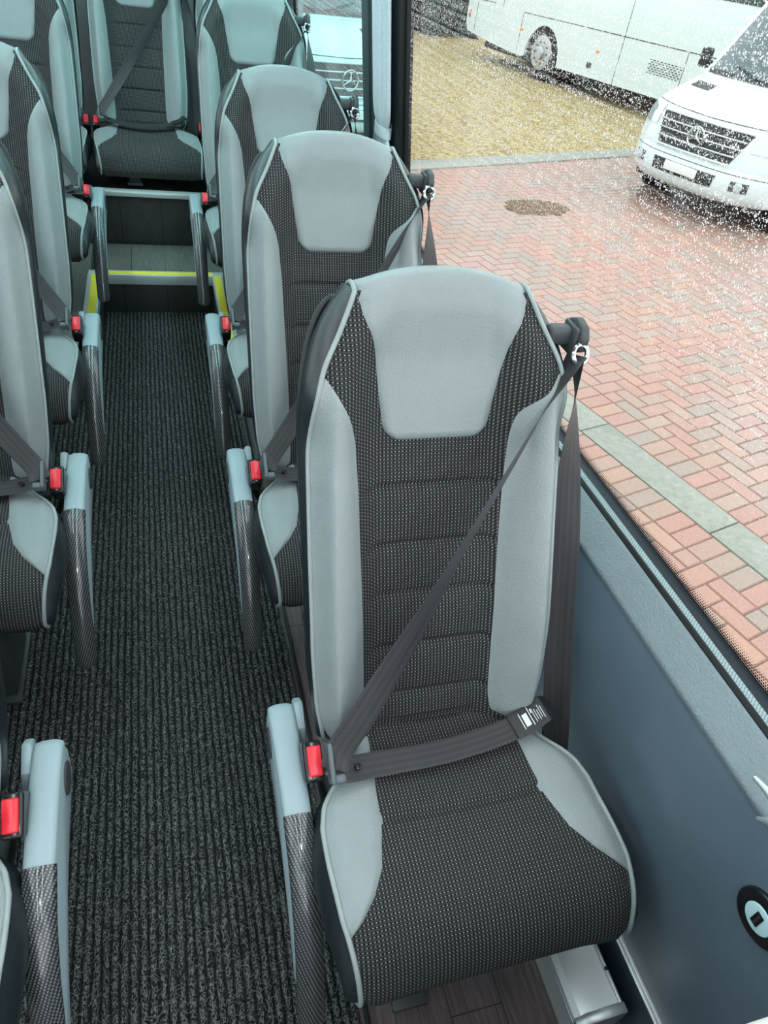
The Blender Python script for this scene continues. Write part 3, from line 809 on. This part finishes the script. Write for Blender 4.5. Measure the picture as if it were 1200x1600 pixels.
for x in (LX, RX):
    s = -1 if x == LX else 1
    pl('side_facing', box((x - s * .001, (YF + YS) / 2, .09), (.006, YS - YF, .178), .001), M['vinyl3'], None, 'dark side facing of the well')
    pl('edge_trim', merge(box((x + s * .026, (YF + YS) / 2, PLAT + .003), (.054, YS - YF, .006), .001), box((x - s * .003, (YF + YS) / 2, PLAT - .018), (.004, YS - YF, .046), .001)), M['alu'], None, 'aluminium edge trim')
    pl('grip_strip', box((x + s * .018, (YF + YS) / 2, PLAT + .0065), (.034, YS - YF - .01, .002), 0), M['yellow'], None, 'yellow grip strip')
    pl('corner_post', box((x - s * .0015, YF + .006, PLAT / 2), (.012, .016, PLAT), .002), M['alu'], None, 'aluminium corner strip')
pl('edge_trim', merge(box(((LX + RX) / 2, YS + .022, PLAT + .003), (RX - LX + .10, .052, .006), .001), box(((LX + RX) / 2, YS - .004, PLAT - .018), (RX - LX, .005, .046), .001)), M['alu'], None, 'aluminium step nosing')
pl('grip_strip', box(((LX + RX) / 2, YS + .018, PLAT + .0065), (RX - LX, .032, .002), 0), M['yellow'], None, 'yellow grip strip')
# plinth under the rear row
pln = empty('rear_plinth', (0, 3.87, 0), 'dark wood-look plinth with aluminium edge under the rear row of seats', 'plinth')
def pl2(name, me, m, label=None):
    for v in me.vertices: v.co -= Vector((0, 3.87, 0))
    me.update(); link(name, me, m, pln, label)
pl2('front_panel', box(((XL + XR) / 2, (3.87 + Y1) / 2, FR / 2 - .01), (XR - XL - .06, Y1 - 3.87 - .05, FR - .02), .002), M['vinyl3'])
pl2('edge_trim', box(((XL + XR) / 2, 3.895, FR - .010), (XR - XL - .06, .055, .022), .002), M['alu'], 'aluminium edge trim')

# heater duct along the window wall
duct = empty('heater_duct', (.68, .2, 0), 'silver aluminium heater duct on the floor beneath the nearest window seat', 'duct')
def dk(name, me, m, label=None):
    for v in me.vertices: v.co -= Vector((.68, .2, 0))
    me.update(); return link(name, me, m, duct, label)
dout = [(.652, .0), (.652, .06), (.650, .085), (.640, .115), (.650, .125), (.680, .132), (.715, .130), (.735, .135), (.738, .0)]
dk('duct_body', prism(dout, 1, .235, 2.62, 0), M['alu'])
for (x, z) in ((.6505, .075), (.645, .100)):
    dk('groove', tube([(x, .235, z), (x, 2.6, z)], .0012, 6), M['alu2'], 'thin pressed line')
dk('rail_lip', tube([(.731, .235, .137), (.731, 2.6, .137)], .004, 8), M['alu'])
dk('end_cap', prism([(p[0], p[1]) for p in [(.648, 0), (.648, .08), (.637, .118), (.66, .132), (.70, .138), (.738, .142), (.742, 0)]], 1, .216, .236, .004, 2), M['alu2'], 'curved end cap')
dk('screw', cyl((.729, .292, .142), .0035, .004, 'z', 12), M['gloss'])

# right wall: panel, padded ledge, seals, windows
wr = struct('wall_right', merge(box((XR + .012, (Y0 + Y1) / 2, .465), (.024, Y1 - Y0, .55), .002), box((XR + .03, (Y0 + Y1) / 2, .09), (.02, Y1 - Y0, .2), 0)), M['wallp'])
def seg(outline, m, name, label=None, y0=Y0, y1=Y1, bev=0): return struct(name, prism(outline, 1, y0, y1, bev), m, wr, label)
lp = cr([Vector((p[0], p[1], 0)) for p in [(.762, .730), (.757, .742), (.757, .750), (.765, .760), (.785, .782), (.799, .797), (.803, .798)]], 5)
seg([(p.x, p.y) for p in lp] + [(.803, .70), (.775, .70)], M['ledge'], 'window_ledge', 'leather-grained blue grey padded ledge')
seg([(.802, .790), (.802, .801), (.806, .806), (.812, .804), (.814, .795), (.812, .785)], M['rubber'], 'rubber_seal')
seg([(.814, .785), (.814, .799), (.824, .806), (.825, .785)], M['zip'], 'ribbed_seal', 'ribbed silver seal strip')
seg([(.824, .78), (.824, .806), (.843, .812), (.845, .78)], M['frit'], 'glass_border')
st = merge(box((.7575, (Y0 + Y1) / 2, .196), (.007, Y1 - Y0, .012), .001), box((.7535, (Y0 + Y1) / 2, .189), (.005, Y1 - Y0, .004), .001))
struct('trim_1', st, M['alu'])
# outer skin below the window
struct('wall_outside', box((.875, (Y0 + Y1) / 2, .22), (.03, Y1 - Y0, .95), .005), M['vanw'])
LEAN = .133; GX, GZ = .843, .812
def gx(z): return GX - LEAN * (z - GZ)
def pane(y0, y1, z0, z1, off=0):
    me = bpy.data.meshes.new('m')
    me.from_pydata([(gx(z0) + off - GX, y0, z0 - GZ), (gx(z0) + off - GX, y1, z0 - GZ), (gx(z1) + off - GX, y1, z1 - GZ), (gx(z1) + off - GX, y0, z1 - GZ)], [], [(0, 1, 2, 3)]); return me
ZW = 1.78
for k, (a, b_, gm) in enumerate(((Y0, 2.455, 'glass1'), (2.96, 4.65, 'glass2'))):
    w = empty('window_%d' % (k + 1), (GX, 0, GZ)); w['kind'] = 'structure'
    g = link('pane', pane(a, b_, GZ, ZW), M[gm], w, 'rain-spotted glass')
    link('dotted_border', pane(a, b_, GZ, GZ + .030, -.0015), M['fritdots'], w, 'fading row of black dots')
    fr = []
    for yy in (a, b_):
        sgn = 1 if yy == a else -1
        me = prism([(-.012, -.014), (.010, -.014), (.010, .014), (-.012, .014)], 2, 0, ZW - GZ, .003)
        for v in me.vertices: v.co.x -= LEAN * v.co.z; v.co.y += yy
        fr.append(me)
    link('window_seal', merge(*fr), M['rubber'], w, 'black rubber seal')
# pillar between the windows
me = prism([(-.026, 2.475), (.02, 2.475), (.02, 2.95), (-.022, 2.95)], 2, -.02, ZW - GZ + .3, .004)
for v in me.vertices: v.co.x += GX - LEAN * v.co.z; v.co.z += GZ
struct('trim_2', me, M['pillar'])
me = prism([(-.030, 2.456), (-.005, 2.456), (-.005, 2.495), (-.030, 2.495)], 2, -.01, ZW - GZ + .2, .003)
for v in me.vertices: v.co.x += GX - LEAN * v.co.z; v.co.z += GZ
struct('trim_3', me, M['rubber'])
me = prism([(-.032, 2.86), (-.005, 2.86), (-.005, 2.955), (-.032, 2.955)], 2, -.01, ZW - GZ + .2, .003)
for v in me.vertices: v.co.x += GX - LEAN * v.co.z; v.co.z += GZ
struct('trim_4', me, M['pillar'])
# rear part of wall beyond window 2 and header
struct('wall_header', box((.72, (Y0 + Y1) / 2, 1.93), (.05, Y1 - Y0, .34), 0), M['wallg'])
struct('wall_corner', box((.80, 4.81, 1.3), (.06, .30, 1.0), 0), M['wallg'])
# left wall with windows
struct('wall_left', merge(box((XL - .02, (Y0 + Y1) / 2, .40), (.04, Y1 - Y0, .80), 0), box((XL - .02, (Y0 + Y1) / 2, 1.93), (.04, Y1 - Y0, .34), 0), *[box((XL - .02, y, 1.28), (.05, .12, 1.0), 0) for y in (Y0 + .06, -.2, 1.9, 3.3, Y1 - .06)]), M['wallg'])
w = struct('window_3', box((XL - .02, (Y0 + Y1) / 2, 1.28), (.004, Y1 - Y0 - .1, .96), 0), M['glass3'])
struct('wall_rear', box(((XL + XR) / 2, Y1, 1.05), (XR - XL + .1, .04, 2.1), 0), M['wallg'])
struct('ceiling', box(((XL + XR) / 2, (Y0 + Y1) / 2, 2.12), (XR - XL + .1, Y1 - Y0, .04), 0), M['ceiling'])
struct('wall_front', merge(box(((XL + XR) / 2, Y0, .45), (XR - XL + .1, .06, .9), 0), box((XL + .06, Y0, 1.4), (.12, .06, 1.3), 0), box((XR - .06, Y0, 1.4), (.12, .06, 1.3), 0)), M['wallg'])
# glowing strips added out of view to brighten the cabin, cyan towards the rear
for x in (-.55, .42):
    for (y0, y1, colr, st) in ((-1.6, 1.3, (.93, .98, 1.0), 7.0), (1.4, 4.4, (.60, 1.0, 1.0), 9.0)):
        t = box((x, (y0 + y1) / 2, 2.090), (.10, y1 - y0, .02), .004)
        o = link('fill_light_strip', t, None)
        b = NB('fill_strip_glow'); e = b.n('ShaderNodeEmission'); e.inputs[0].default_value = (*colr, 1); e.inputs[1].default_value = st; o.data.materials.append(b.done(e.outputs[0]))
        tag(o, '%s fill light strip added out of view above the %s seats' % ('white' if y0 < 0 else 'cool cyan', ('front ' if y0 < 0 else 'rear ') + ('window side' if x > 0 else 'left hand')), 'added fill light', 'added fill light strips')

glint = link('glint_lamp', cyl((.06, -.9, 2.088), .055, .02, 'z', 32, .004), None)  # lamp added out of view to put small highlights on the armrest pads
b = NB('glint_glow'); e = b.n('ShaderNodeEmission'); e.inputs[0].default_value = (.92, .97, 1, 1); e.inputs[1].default_value = 90; glint.data.materials.append(b.done(e.outputs[0]))
tag(glint, 'small round dome lamp added out of view for highlights on the armrests', 'added lamp')

# curtain tied back on the pillar
cur = empty('curtain', (.775, 2.65, .9), 'pale grey curtain gathered and tied against the pillar between the windows', 'curtain')
def fcur(s, t):
    z = .94 + t * .95; pin = 1 - .30 * math.exp(-((z - 1.10) / .035) ** 2) + (.25 * sst(1.08 - z, 0, .12))
    ph = s * 2 * PI * 4.5
    y = 2.595 + (s - .5) * .21 * pin; x = gx(z) - .048 - .010 * math.sin(ph) * (1 - .3 * math.sin(s * 9)) * (1 if abs(z - 1.10) > .03 else .7)
    return (x - .775, y - 2.65, z - .9)
cm = grid(fcur, 91, 60)
oc = link('drape', cm, M['curtain'], cur)
sd = oc.modifiers.new('thick', 'SOLIDIFY'); sd.thickness = .003
tb = [(gx(1.10) - .048 - .775 + .018 * math.cos(a), -.055 + .085 * math.sin(a), .20 + .006 * math.cos(a)) for a in [2 * PI * k / 32 for k in range(33)]]
link('tie_band', ribbon([(Vector(p), (0, .06, 1)) for p in tb], .035, .003, 1), M['curtain'], cur, 'grey tie band')

# round charging socket on the wall panel
usb = empty('charging_socket', (.76, .205, .62), 'round black wall socket with pale ring and small charging port', 'socket')
link('bezel', cyl((-.003, 0, 0), .043, .010, 'x', 40, .003), M['gloss'], usb)
link('ring', cyl((-.0085, 0, 0), .0235, .003, 'x', 36, .001), plain('pale_cyan_ring', (.55, .82, .84), .4), usb, 'pale cyan inner disc')
link('port', box((-.0105, 0, 0), (.002, .013, .026), .0005), M['gloss'], usb)
link('port_contact', box((-.0118, 0, 0), (.001, .004, .018), 0), M['chrome'], usb)
# forked silver lever at the ledge
hk = empty('forked_lever', (.735, .275, .80), 'forked silver metal lever on the ledge at the right picture edge', 'lever')
def prong(p0, p1, r0, r1):
    return tube(cr([p0, Vector(p0).lerp(Vector(p1), .5) + Vector((0, 0, .004)), p1], 6), lambda t: r0 + (r1 - r0) * t, 10)
link('prong', prong((0, -.025, .01), (.0, .052, .004), .010, .003), M['alu2'], hk)
link('prong', prong((0, -.025, .0), (-.004, .012, -.034), .009, .003), M['alu2'], hk)
link('stem', prong((0, -.02, .005), (.03, -.06, -.005), .011, .010), M['alu2'], hk)

# ------------------------------------------------------------------ outside
GZZ = -.60
TH = math.radians(15.24)   # paving is laid at an angle to the bus
ud = Vector((-math.sin(TH), math.cos(TH), 0)); nd_ = Vector((math.cos(TH), math.sin(TH), 0))
def W(n, s, z=GZZ): return nd_ * n + ud * s + Vector((0, 0, z))
struct('ground', box((6, 12, GZZ - .06), (60, 60, .1), 0), M['joint'])
# pavers
bw = .112; gap = .004; V = []; F = []; rnd = []
K0 = Vector((2.963, 8.806)); K1 = Vector((7.273, 10.489)); kd = (K1 - K0).normalized(); kn = Vector((-kd.y, kd.x))
def brick(n0, n1, s0, s1):
    c = W((n0 + n1) / 2, (s0 + s1) / 2)
    if c.x < .9 or c.x > 13 or c.y < -1.5: return
    if (Vector((c.x, c.y)) - K0).dot(kn) > -.05: return
    # only what the windows can show
    if c.y < .22 * c.x - 1 : return
    b = len(V); g = gap / 2 + .0; e = .006
    for (a, q, z) in ((n0 + g, s0 + g, GZZ - .01), (n1 - g, s0 + g, GZZ - .01), (n1 - g, s1 - g, GZZ - .01), (n0 + g, s1 - g, GZZ - .01)): V.append(tuple(W(a, q, z)))
    tz = random.uniform(-.0015, .0015)
    for (a, q) in ((n0 + g + e, s0 + g + e), (n1 - g - e, s0 + g + e), (n1 - g - e, s1 - g - e), (n0 + g + e, s1 - g - e)): V.append(tuple(W(a, q, GZZ + tz)))
    F.append((b + 4, b + 5, b + 6, b + 7)); r = random.random(); rnd.append(r)
    for k in range(4): F.append((b + k, b + (k + 1) % 4, b + 4 + (k + 1) % 4, b + 4 + k)); rnd.append(r)
NL, NR = 3.14, 3.39
def herring(nmin, nmax, smin, smax, o_n):
    A = int((nmax - nmin) / bw) + 60
    for a in range(-140, 140):
        for b_ in range(-70, 70):
            i = a + 2 * b_; j = a - 2 * b_
            for (x0, y0, x1, y1) in ((i, j, i + 2, j + 1), (i, j + 1, i + 1, j + 3)):
                n0, n1, s0, s1 = o_n + x0 * bw, o_n + x1 * bw, y0 * bw, y1 * bw
                n0 = max(n0, nmin); n1 = min(n1, nmax); s0 = max(s0, smin); s1 = min(s1, smax)
                if n1 - n0 > .03 and s1 - s0 > .03: brick(n0, n1, s0, s1)
herring(NR + 2 * bw, 14, -3.5, 13, NR + 2 * bw)
herring(1.0, NL - 2 * bw, -1.5, 13, NL - 2 * bw)
k = -20
for k in range(-30, 110):
    brick(NR, NR + 2 * bw, k * bw, (k + 1) * bw); brick(NL - 2 * bw, NL, k * bw, (k + 1) * bw)
me = bpy.data.meshes.new('m'); me.from_pydata(V, [], F)
at = me.attributes.new('rnd', 'FLOAT', 'FACE'); at.data.foreach_set('value', rnd)
print('pavers', len(V) // 8)
pv = link('brick_paving', me, M['paver']); tag(pv, 'red and grey block paving outside the window, wet from rain', 'paving', kind='stuff')
# concrete strip, its slabs
me_l = []
for k in range(-3, 7):
    s0 = k * 1.02 + .35
    me_l.append(prism([tuple(W(NL + .004, s0 + .004))[:2], tuple(W(NR - .004, s0 + .004))[:2], tuple(W(NR - .004, s0 + 1.015))[:2], tuple(W(NL + .004, s0 + 1.015))[:2]], 2, GZZ - .03, GZZ + .002, .004))
cs = link('concrete_strip', merge(*me_l), M['conc']); tag(cs, 'pale green grey concrete drainage strip crossing the block paving', 'paving strip')
# kerb and gravel
def kp(a, b_): p = K0 + kd * a + kn * b_; return (p.x, p.y)
kb = link('kerb', prism([kp(-6, -.12), kp(14, -.12), kp(14, .22), kp(-6, .22)], 2, GZZ - .03, GZZ + .018, .01), M['conc']); tag(kb, 'low wet concrete kerb between the paving and the yellow gravel', 'kerb')
gm = prism([kp(-9, .22), kp(30, .22), kp(30, 40), kp(-9, 40)], 2, GZZ - .03, GZZ + .008)
gv = link('gravel_bed', gm, M['gravel']); tag(gv, 'yellow gravel ground beyond the paving', 'gravel', kind='stuff')
# brown debris patch
bm = bmesh.new(); 
for q in range(150):
    a = random.uniform(0, 2 * PI); r = math.sqrt(random.random()); 
    p = Vector((4.10 + .42 * r * math.cos(a), 7.50 + .26 * r * math.sin(a) + .06 * math.cos(a), GZZ + .003)); s = random.uniform(.02, .055)
    ret = bmesh.ops.create_icosphere(bm, subdivisions=1, radius=s)
    bmesh.ops.transform(bm, matrix=Matrix.Translation(p) @ Matrix.Diagonal((1.3, 1, .25, 1)), verts=ret['verts'])
me = bpy.data.meshes.new('m'); bm.to_mesh(me); bm.free(); fin(me)
mo = link('debris_patch', me, M['moss']); tag(mo, 'small patch of brown leaf debris lying on the paving', 'leaf litter', kind='stuff')

# ---------- van
def make_van(loc, rot, label, sc=1.0, plate=None):
    S = 1.11 * sc
    v = empty('van', loc, label, 'van', 'white panel vans parked outside', rot)
    prof = [(.10, .27, .88, .38), (.03, .30, .93, .36), (-.02, .37, .96, .36), (-.035, .48, .975, .36), (-.01, .58, .98, .34), (.02, .64, .98, .32), (.03, .70, .98, .31), (.07, .86, .975, .29), (.11, .98, .965, .28), (.16, 1.05, .955, .28), (.26, 1.11, .945, .28), (.50, 1.20, .93, .24), (.78, 1.29, .92, .20), (.98, 1.35, .93, .16), (1.02, 1.37, .93, .16), (1.25, 1.64, .90, .17), (1.50, 1.93, .87, .16), (1.74, 2.20, .84, .14), (1.90, 2.36, .83, .12), (2.15, 2.48, .85, .06), (2.7, 2.56, .86, .02), (5.9, 2.58, .86, 0)]
    T = cr([Vector(p[:3]) for p in prof], 4); Cc = np.interp(np.linspace(0, len(prof) - 1, len(T)), range(len(prof)), [p[3] for p in prof])
    nT = len(T)
    def srf(u, t, off=0):
        f = t * (nT - 1); i = min(int(f), nT - 2); f -= i; a = T[i].lerp(T[i + 1], f); c = Cc[i] + (Cc[i + 1] - Cc[i]) * f
        d = T[min(i + 2, nT - 1)] - T[max(i - 1, 0)]; n = Vector((0, -d.y, d.x)); n.normalize()
        if n.y > 0 and i < 8: n = -n
        p = Vector((u * a.z, a.x + c * abs(u) ** 3.2, a.y)) + Vector((u * .5 * abs(u) ** 3, n.y, n.z)) * off
        return p * S
    zs_ = [T[i].y for i in range(nT)]
    def tz(z): return float(np.interp(z, zs_, [i / (nT - 1) for i in range(nT)]))
    def tidx(k): return k * 4 / (nT - 1)
    body = grid(lambda a, t: srf(a * 2 - 1, t), 49, nT)
    sides = []
    for sd in (-1, 1):
        sides.append(grid(lambda a, t, sd=sd: (lambda p: Vector((p.x if a == 0 else sd * max(abs(p.x), .97 * S if p.z < 1.3 * S else abs(p.x)) , p.y + (5.9 * S - p.y) * a, p.z)))(srf(sd, t)), 14, nT, flip=(sd > 0)))
    back = box((0, 5.9 * S, 1.42 * S), (1.9 * S, .04, 2.3 * S), .02)
    bd = link('body', merge(body, *sides, back), M['vanw'], v)
    def patch(name, z0, z1, w0, w1, mat, off=.012, parent=v, label=None, u0=None, nx=21, nz=12):
        def f(a, t):
            z = z0 + (z1 - z0) * t; w = (w0 + (w1 - w0) * t); tt = tz(z)
            hw = srf(1, tt).x / S
            if u0 is None: x = (a * 2 - 1) * w
            else: x = u0[0] + (u0[1] - u0[0]) * a + (u0[2] * t if len(u0) > 2 else 0)
            return srf(x / hw, tt, off)
        return link(name, grid(f, nx, nz), mat, parent, label)
    # grille
    gr = patch('grille', .68, 1.00, .50, .62, M['grille'], .006, label='black radiator grille')
    for z, w in ((.675, .505), (.76, .53), (.84, .56), (.92, .59), (1.005, .625)):
        pts = [srf((q / 12 * 2 - 1) * w / .975, tz(z), .020) for q in range(13)]
        link('grille_bar', tube(pts, .013 * S, 8), M['vanw'] if z in (.675, 1.005) else M['chrome'], gr, 'bright grille bar')
    # three-pointed ring emblem
    c = srf(0, tz(.84), .05); em = [tube([c + Vector((.105 * S * math.cos(a), 0, .105 * S * math.sin(a))) for a in [2 * PI * q / 28 for q in range(28)]], .011 * S, 8, True)]
    for a in (PI / 2, PI / 2 + 2 * PI / 3, PI / 2 - 2 * PI / 3):
        em.append(tube([c, c + Vector((.105 * S * math.cos(a), 0, .105 * S * math.sin(a)))], lambda t: (.020 - .015 * t) * S, 6))
    link('emblem', merge(*em), M['chrome'], gr, 'chrome three-pointed star in a ring')
    # lower intake with plate
    it = patch('lower_intake', .42, .55, .42, .44, M['grille'], .008, label='black lower intake')
    p = srf(0, tz(.50), .035)
    pt = link('number_plate', box(tuple(p), (.46 * S, .012, .10 * S), .003), M['plate'], v, 'pale number plate')
    if plate:
        cu = bpy.data.curves.new('t', 'FONT'); cu.body = plate; cu.size = .12 * S; cu.extrude = .001; cu.align_x = 'CENTER'; cu.align_y = 'CENTER'
        to = bpy.data.objects.new('tmp', cu); COL.objects.link(to); dg = bpy.context.evaluated_depsgraph_get(); mt = bpy.data.meshes.new_from_object(to.evaluated_get(dg)); bpy.data.objects.remove(to)
        mt.transform(Matrix.Translation(p + Vector((-.10 * S, -.010, 0))) @ Matrix.Rotation(PI / 2, 4, 'X')); mt.materials.clear(); link('plate_lettering', mt, M['grille'], pt)
    for sd in (-1, 1):
        hl = patch('headlamp', .84, 1.06, 0, 0, M['lamp'], .010, label='clear headlamp', u0=(sd * .66, sd * .93, sd * .0))
        patch('fog_lamp_recess', .44, .54, 0, 0, M['vanseam'], .008, u0=(sd * .62, sd * .80))
        link('fog_lamp', cyl(tuple(srf(sd * .73, tz(.49), .02)), .05 * S, .03, 'y', 20, .004), M['lamp'], v)
        patch('hood_vent', 1.24, 1.29, 0, 0, M['grille'], .006, u0=(sd * .45, sd * .78), nz=5)
        # wheels
        for yy in (.98, 4.6):
            wl = link('wheel', cyl((sd * .86 * S, yy * S, .34 * S), .345 * S, .22 * S, 'x', 40, .03), M['tyre'], v)
            link('rim', cyl((sd * .975 * S, yy * S, .34 * S), .21 * S, .02, 'x', 30, .004), M['rim'], wl)
            link('wheel_arch', cyl((sd * .955 * S, yy * S, .40 * S), .44 * S, .035 * S, 'x', 40), M['grille'], v)
        mr = link('wing_mirror', box((sd * 1.06 * S, 1.30 * S, 1.50 * S), (.14 * S, .10 * S, .22 * S), .03, 3), M['grille'], v, 'black wing mirror')
        link('mirror_arm', tube([(sd * .93 * S, 1.35 * S, 1.42 * S), (sd * 1.08 * S, 1.35 * S, 1.50 * S)], .03 * S, 8), M['grille'], mr)
    ws = patch('windscreen', 1.385, 2.22, .84, .76, M['vglass'], .010, label='dark windscreen', nz=24)
    patch('windscreen_shade', 1.375, 1.42, .86, .855, M['grille'], .012, nz=4, label='black strip below the windscreen')
    for sd in (-1, 1):
        pts = [srf(sd * .06 + q / 10 * .5 * (1 if sd > 0 else -1), tz(1.40 + .10 * q / 10), .03) for q in range(11)]
        link('wiper', tube(pts, .008 * S, 6), M['grille'], v)
    pts = [srf((q / 24 * 2 - 1) * .97, tz(1.075 - .02 * (1 - abs(q / 12 - 1))), .003) for q in range(25)]
    link('bonnet_gap', tube(pts, .005 * S, 6), M['vanseam'], v)
    pts = [srf((q / 24 * 2 - 1) * .97, tz(.60), .004) for q in range(25)]
    link('bumper_crease', tube(pts, .004 * S, 6), M['vanseam'], v)
    link('underbody', box((0, 2.9 * S, .30 * S), (1.70 * S, 5.2 * S, .14 * S), .01), M['grille'], v)
    return v
vrot = -math.atan2(.94, .35)
make_van((5.91, 7.60, GZZ), math.radians(-69.6), 'white van parked facing the bus, at the right of the big window', .88)
make_van((2.20, 9.05, GZZ), math.radians(13), 'white van seen through the cyan tinted rear side window', .86, 'OM')

# ---------- coach
ch = empty('touring_coach', tuple(W(0, 0, 0) + Vector((8.34, 15.93, 0))), 'long white coach parked on the gravel beyond the big window', 'coach', rotz=TH)
# local: x = n (away), y = s (rearwards), z = world z
def arc(cy, r, n=18): return [(cy + r * math.cos(a), -.22 + r * math.sin(a) * 1.12) for a in [PI * k / n for k in range(n + 1)]]
WR, WF = .62, -4.15
out = [(3.42, -.08), (3.52, .1), (3.55, 2.6), (3.3, 2.95), (-4.6, 2.95), (-5.0, 2.4), (-5.12, .2), (-5.0, -.25), (WF - .57, -.25)] + [(p[0], p[1]) for p in arc(WF, .56)][::-1] + [(WR - .57, -.25)] + [(p[0], p[1]) for p in arc(WR, .56)][::-1] + [(1.3, -.25), (2.2, -.20)]
me = prism(out, 0, 0, 2.75)
bmx = bmesh.new(); bmx.from_mesh(me); bmesh.ops.triangulate(bmx, faces=[f for f in bmx.faces if len(f.verts) > 4], ngon_method='EAR_CLIP'); bmx.to_mesh(me); bmx.free()
for p in me.polygons: p.use_smooth = False
link('body', me, M['vanw'], ch)
link('underbody', box((1.5, -.8, -.18), (2.3, 7.8, .35), .02), M['grille'], ch)
link('window_band', box((-.004, -.75, 1.90), (.02, 7.9, 1.05), .008), M['vglass'], ch, 'dark side window band')
def linec(pts, r=.008, name='panel_gap', mat='vanseam', lab=None): return link(name, tube([(-.002, a, z) for a, z in pts], r, 6), M[mat], ch, lab)
linec([(1.42, .54), (-5.0, .60)]); linec([(3.4, .56), (2.5, .58)])
for s, z0, z1 in ((1.45, -.15, .54), (3.15, -.05, 1.2), (-1.65, -.24, 1.2), (-3.25, -.24, .57), (-4.6, -.24, .58), (2.2, .54, 1.2)): linec([(s, z0), (s, z1)], .006)
for s, z in ((1.41, .24), (-1.05, .22), (-4.2, .22)): link('side_marker', box((-.006, s, z), (.02, .09, .045), .006), M['orange'], ch, 'orange side marker')
link('rear_reflector', box((-.006, 3.40, .26), (.02, .05, .16), .006), M['redl'], ch, 'orange red rear reflector')
link('flap_lock', box((-.005, -.90, -.04), (.02, .13, .10), .006), M['vanseam'], ch)
vs = []
for r in range(7):
    for q in range(9): vs.append(box((-.003, -2.45 - q * .088 - (.044 if r % 2 else 0), .13 + r * .034), (.012, .05, .014), 0))
link('vent_grille', merge(*vs), M['vanseam'], ch, 'block of small dark vent slots')
for wc in (WR, WF):
    wl = link('wheel', cyl((.17, wc, -.08), .51, .30, 'x', 48, .04), M['tyre'], ch)
    link('rim', cyl((.02, wc, -.08), .32, .04, 'x', 36, .01), M['rim'], wl)
    link('hub', cyl((-.01, wc, -.08), .12, .10, 'x', 24, .02), M['rim'], wl)
    bo = [cyl((-.005, wc + .2 * math.cos(a), -.08 + .2 * math.sin(a)), .018, .03, 'x', 8) for a in [2 * PI * q / 10 for q in range(10)]]
    link('wheel_nuts', merge(*bo), M['steel'], wl)
    link('arch_liner', cyl((.75, wc, -.10), .57, 1.2, 'x', 36), M['grille'], ch)

# dark hedge behind
rs = np.random.RandomState(4)
bm = bmesh.new()
for q in range(260):
    p = Vector((rs.uniform(2.5, 9.0), rs.uniform(22.5, 24.5), rs.uniform(-.6, 4.2))); r = rs.uniform(.3, .6)
    ret = bmesh.ops.create_icosphere(bm, subdivisions=2, radius=r)
    for v in ret['verts']: v.co = v.co * (1 + rs.uniform(-.22, .22)) + p
me = bpy.data.meshes.new('m'); bm.to_mesh(me); bm.free()
hd = link('hedge', me, M['hedge']); tag(hd, 'dark hedge behind the gravel, left of the coach', 'hedge')

# ------------------------------------------------------------------ light
w = bpy.data.worlds.new('sky'); scn.world = w; w.use_nodes = True; nt = w.node_tree; nt.nodes.clear()
bg = nt.nodes.new('ShaderNodeBackground'); wo = nt.nodes.new('ShaderNodeOutputWorld'); tc = nt.nodes.new('ShaderNodeTexCoord')
nz = nt.nodes.new('ShaderNodeTexNoise'); nz.inputs['Scale'].default_value = 1.4; nz.inputs['Detail'].default_value = 4
rp = nt.nodes.new('ShaderNodeValToRGB'); rp.color_ramp.elements[0].position = .3; rp.color_ramp.elements[0].color = (.84, .91, .94, 1); rp.color_ramp.elements[1].position = .7; rp.color_ramp.elements[1].color = (.97, .985, 1, 1)
nt.links.new(tc.outputs['Generated'], nz.inputs['Vector']); nt.links.new(nz.outputs[0], rp.inputs[0]); nt.links.new(rp.outputs[0], bg.inputs[0])
bg.inputs[1].default_value = 1.25; nt.links.new(bg.outputs[0], wo.inputs[0])

# ------------------------------------------------------------------ camera
cd = bpy.data.cameras.new('camera'); cam = bpy.data.objects.new('camera', cd); COL.objects.link(cam)
def rotm(a, b_, c): return (Matrix.Rotation(a, 3, 'Z') @ Matrix.Rotation(b_, 3, 'X') @ Matrix.Rotation(c, 3, 'Z'))
cam.matrix_world = Matrix.Translation((0, 0, 1.64)) @ rotm(math.radians(-20.98537849), math.radians(50.22898752), math.radians(9.49373325)).to_4x4()
cd.sensor_fit = 'VERTICAL'; cd.sensor_height = 36; cd.lens = 36 * 1091.54 / 1600
cd.clip_start = .02; cd.clip_end = 200
scn.camera = cam
scn.view_settings.view_transform = 'Standard'; scn.view_settings.look = 'None'; scn.view_settings.gamma = 1; scn.view_settings.use_curve_mapping = False
scn.view_settings.exposure = 1.05
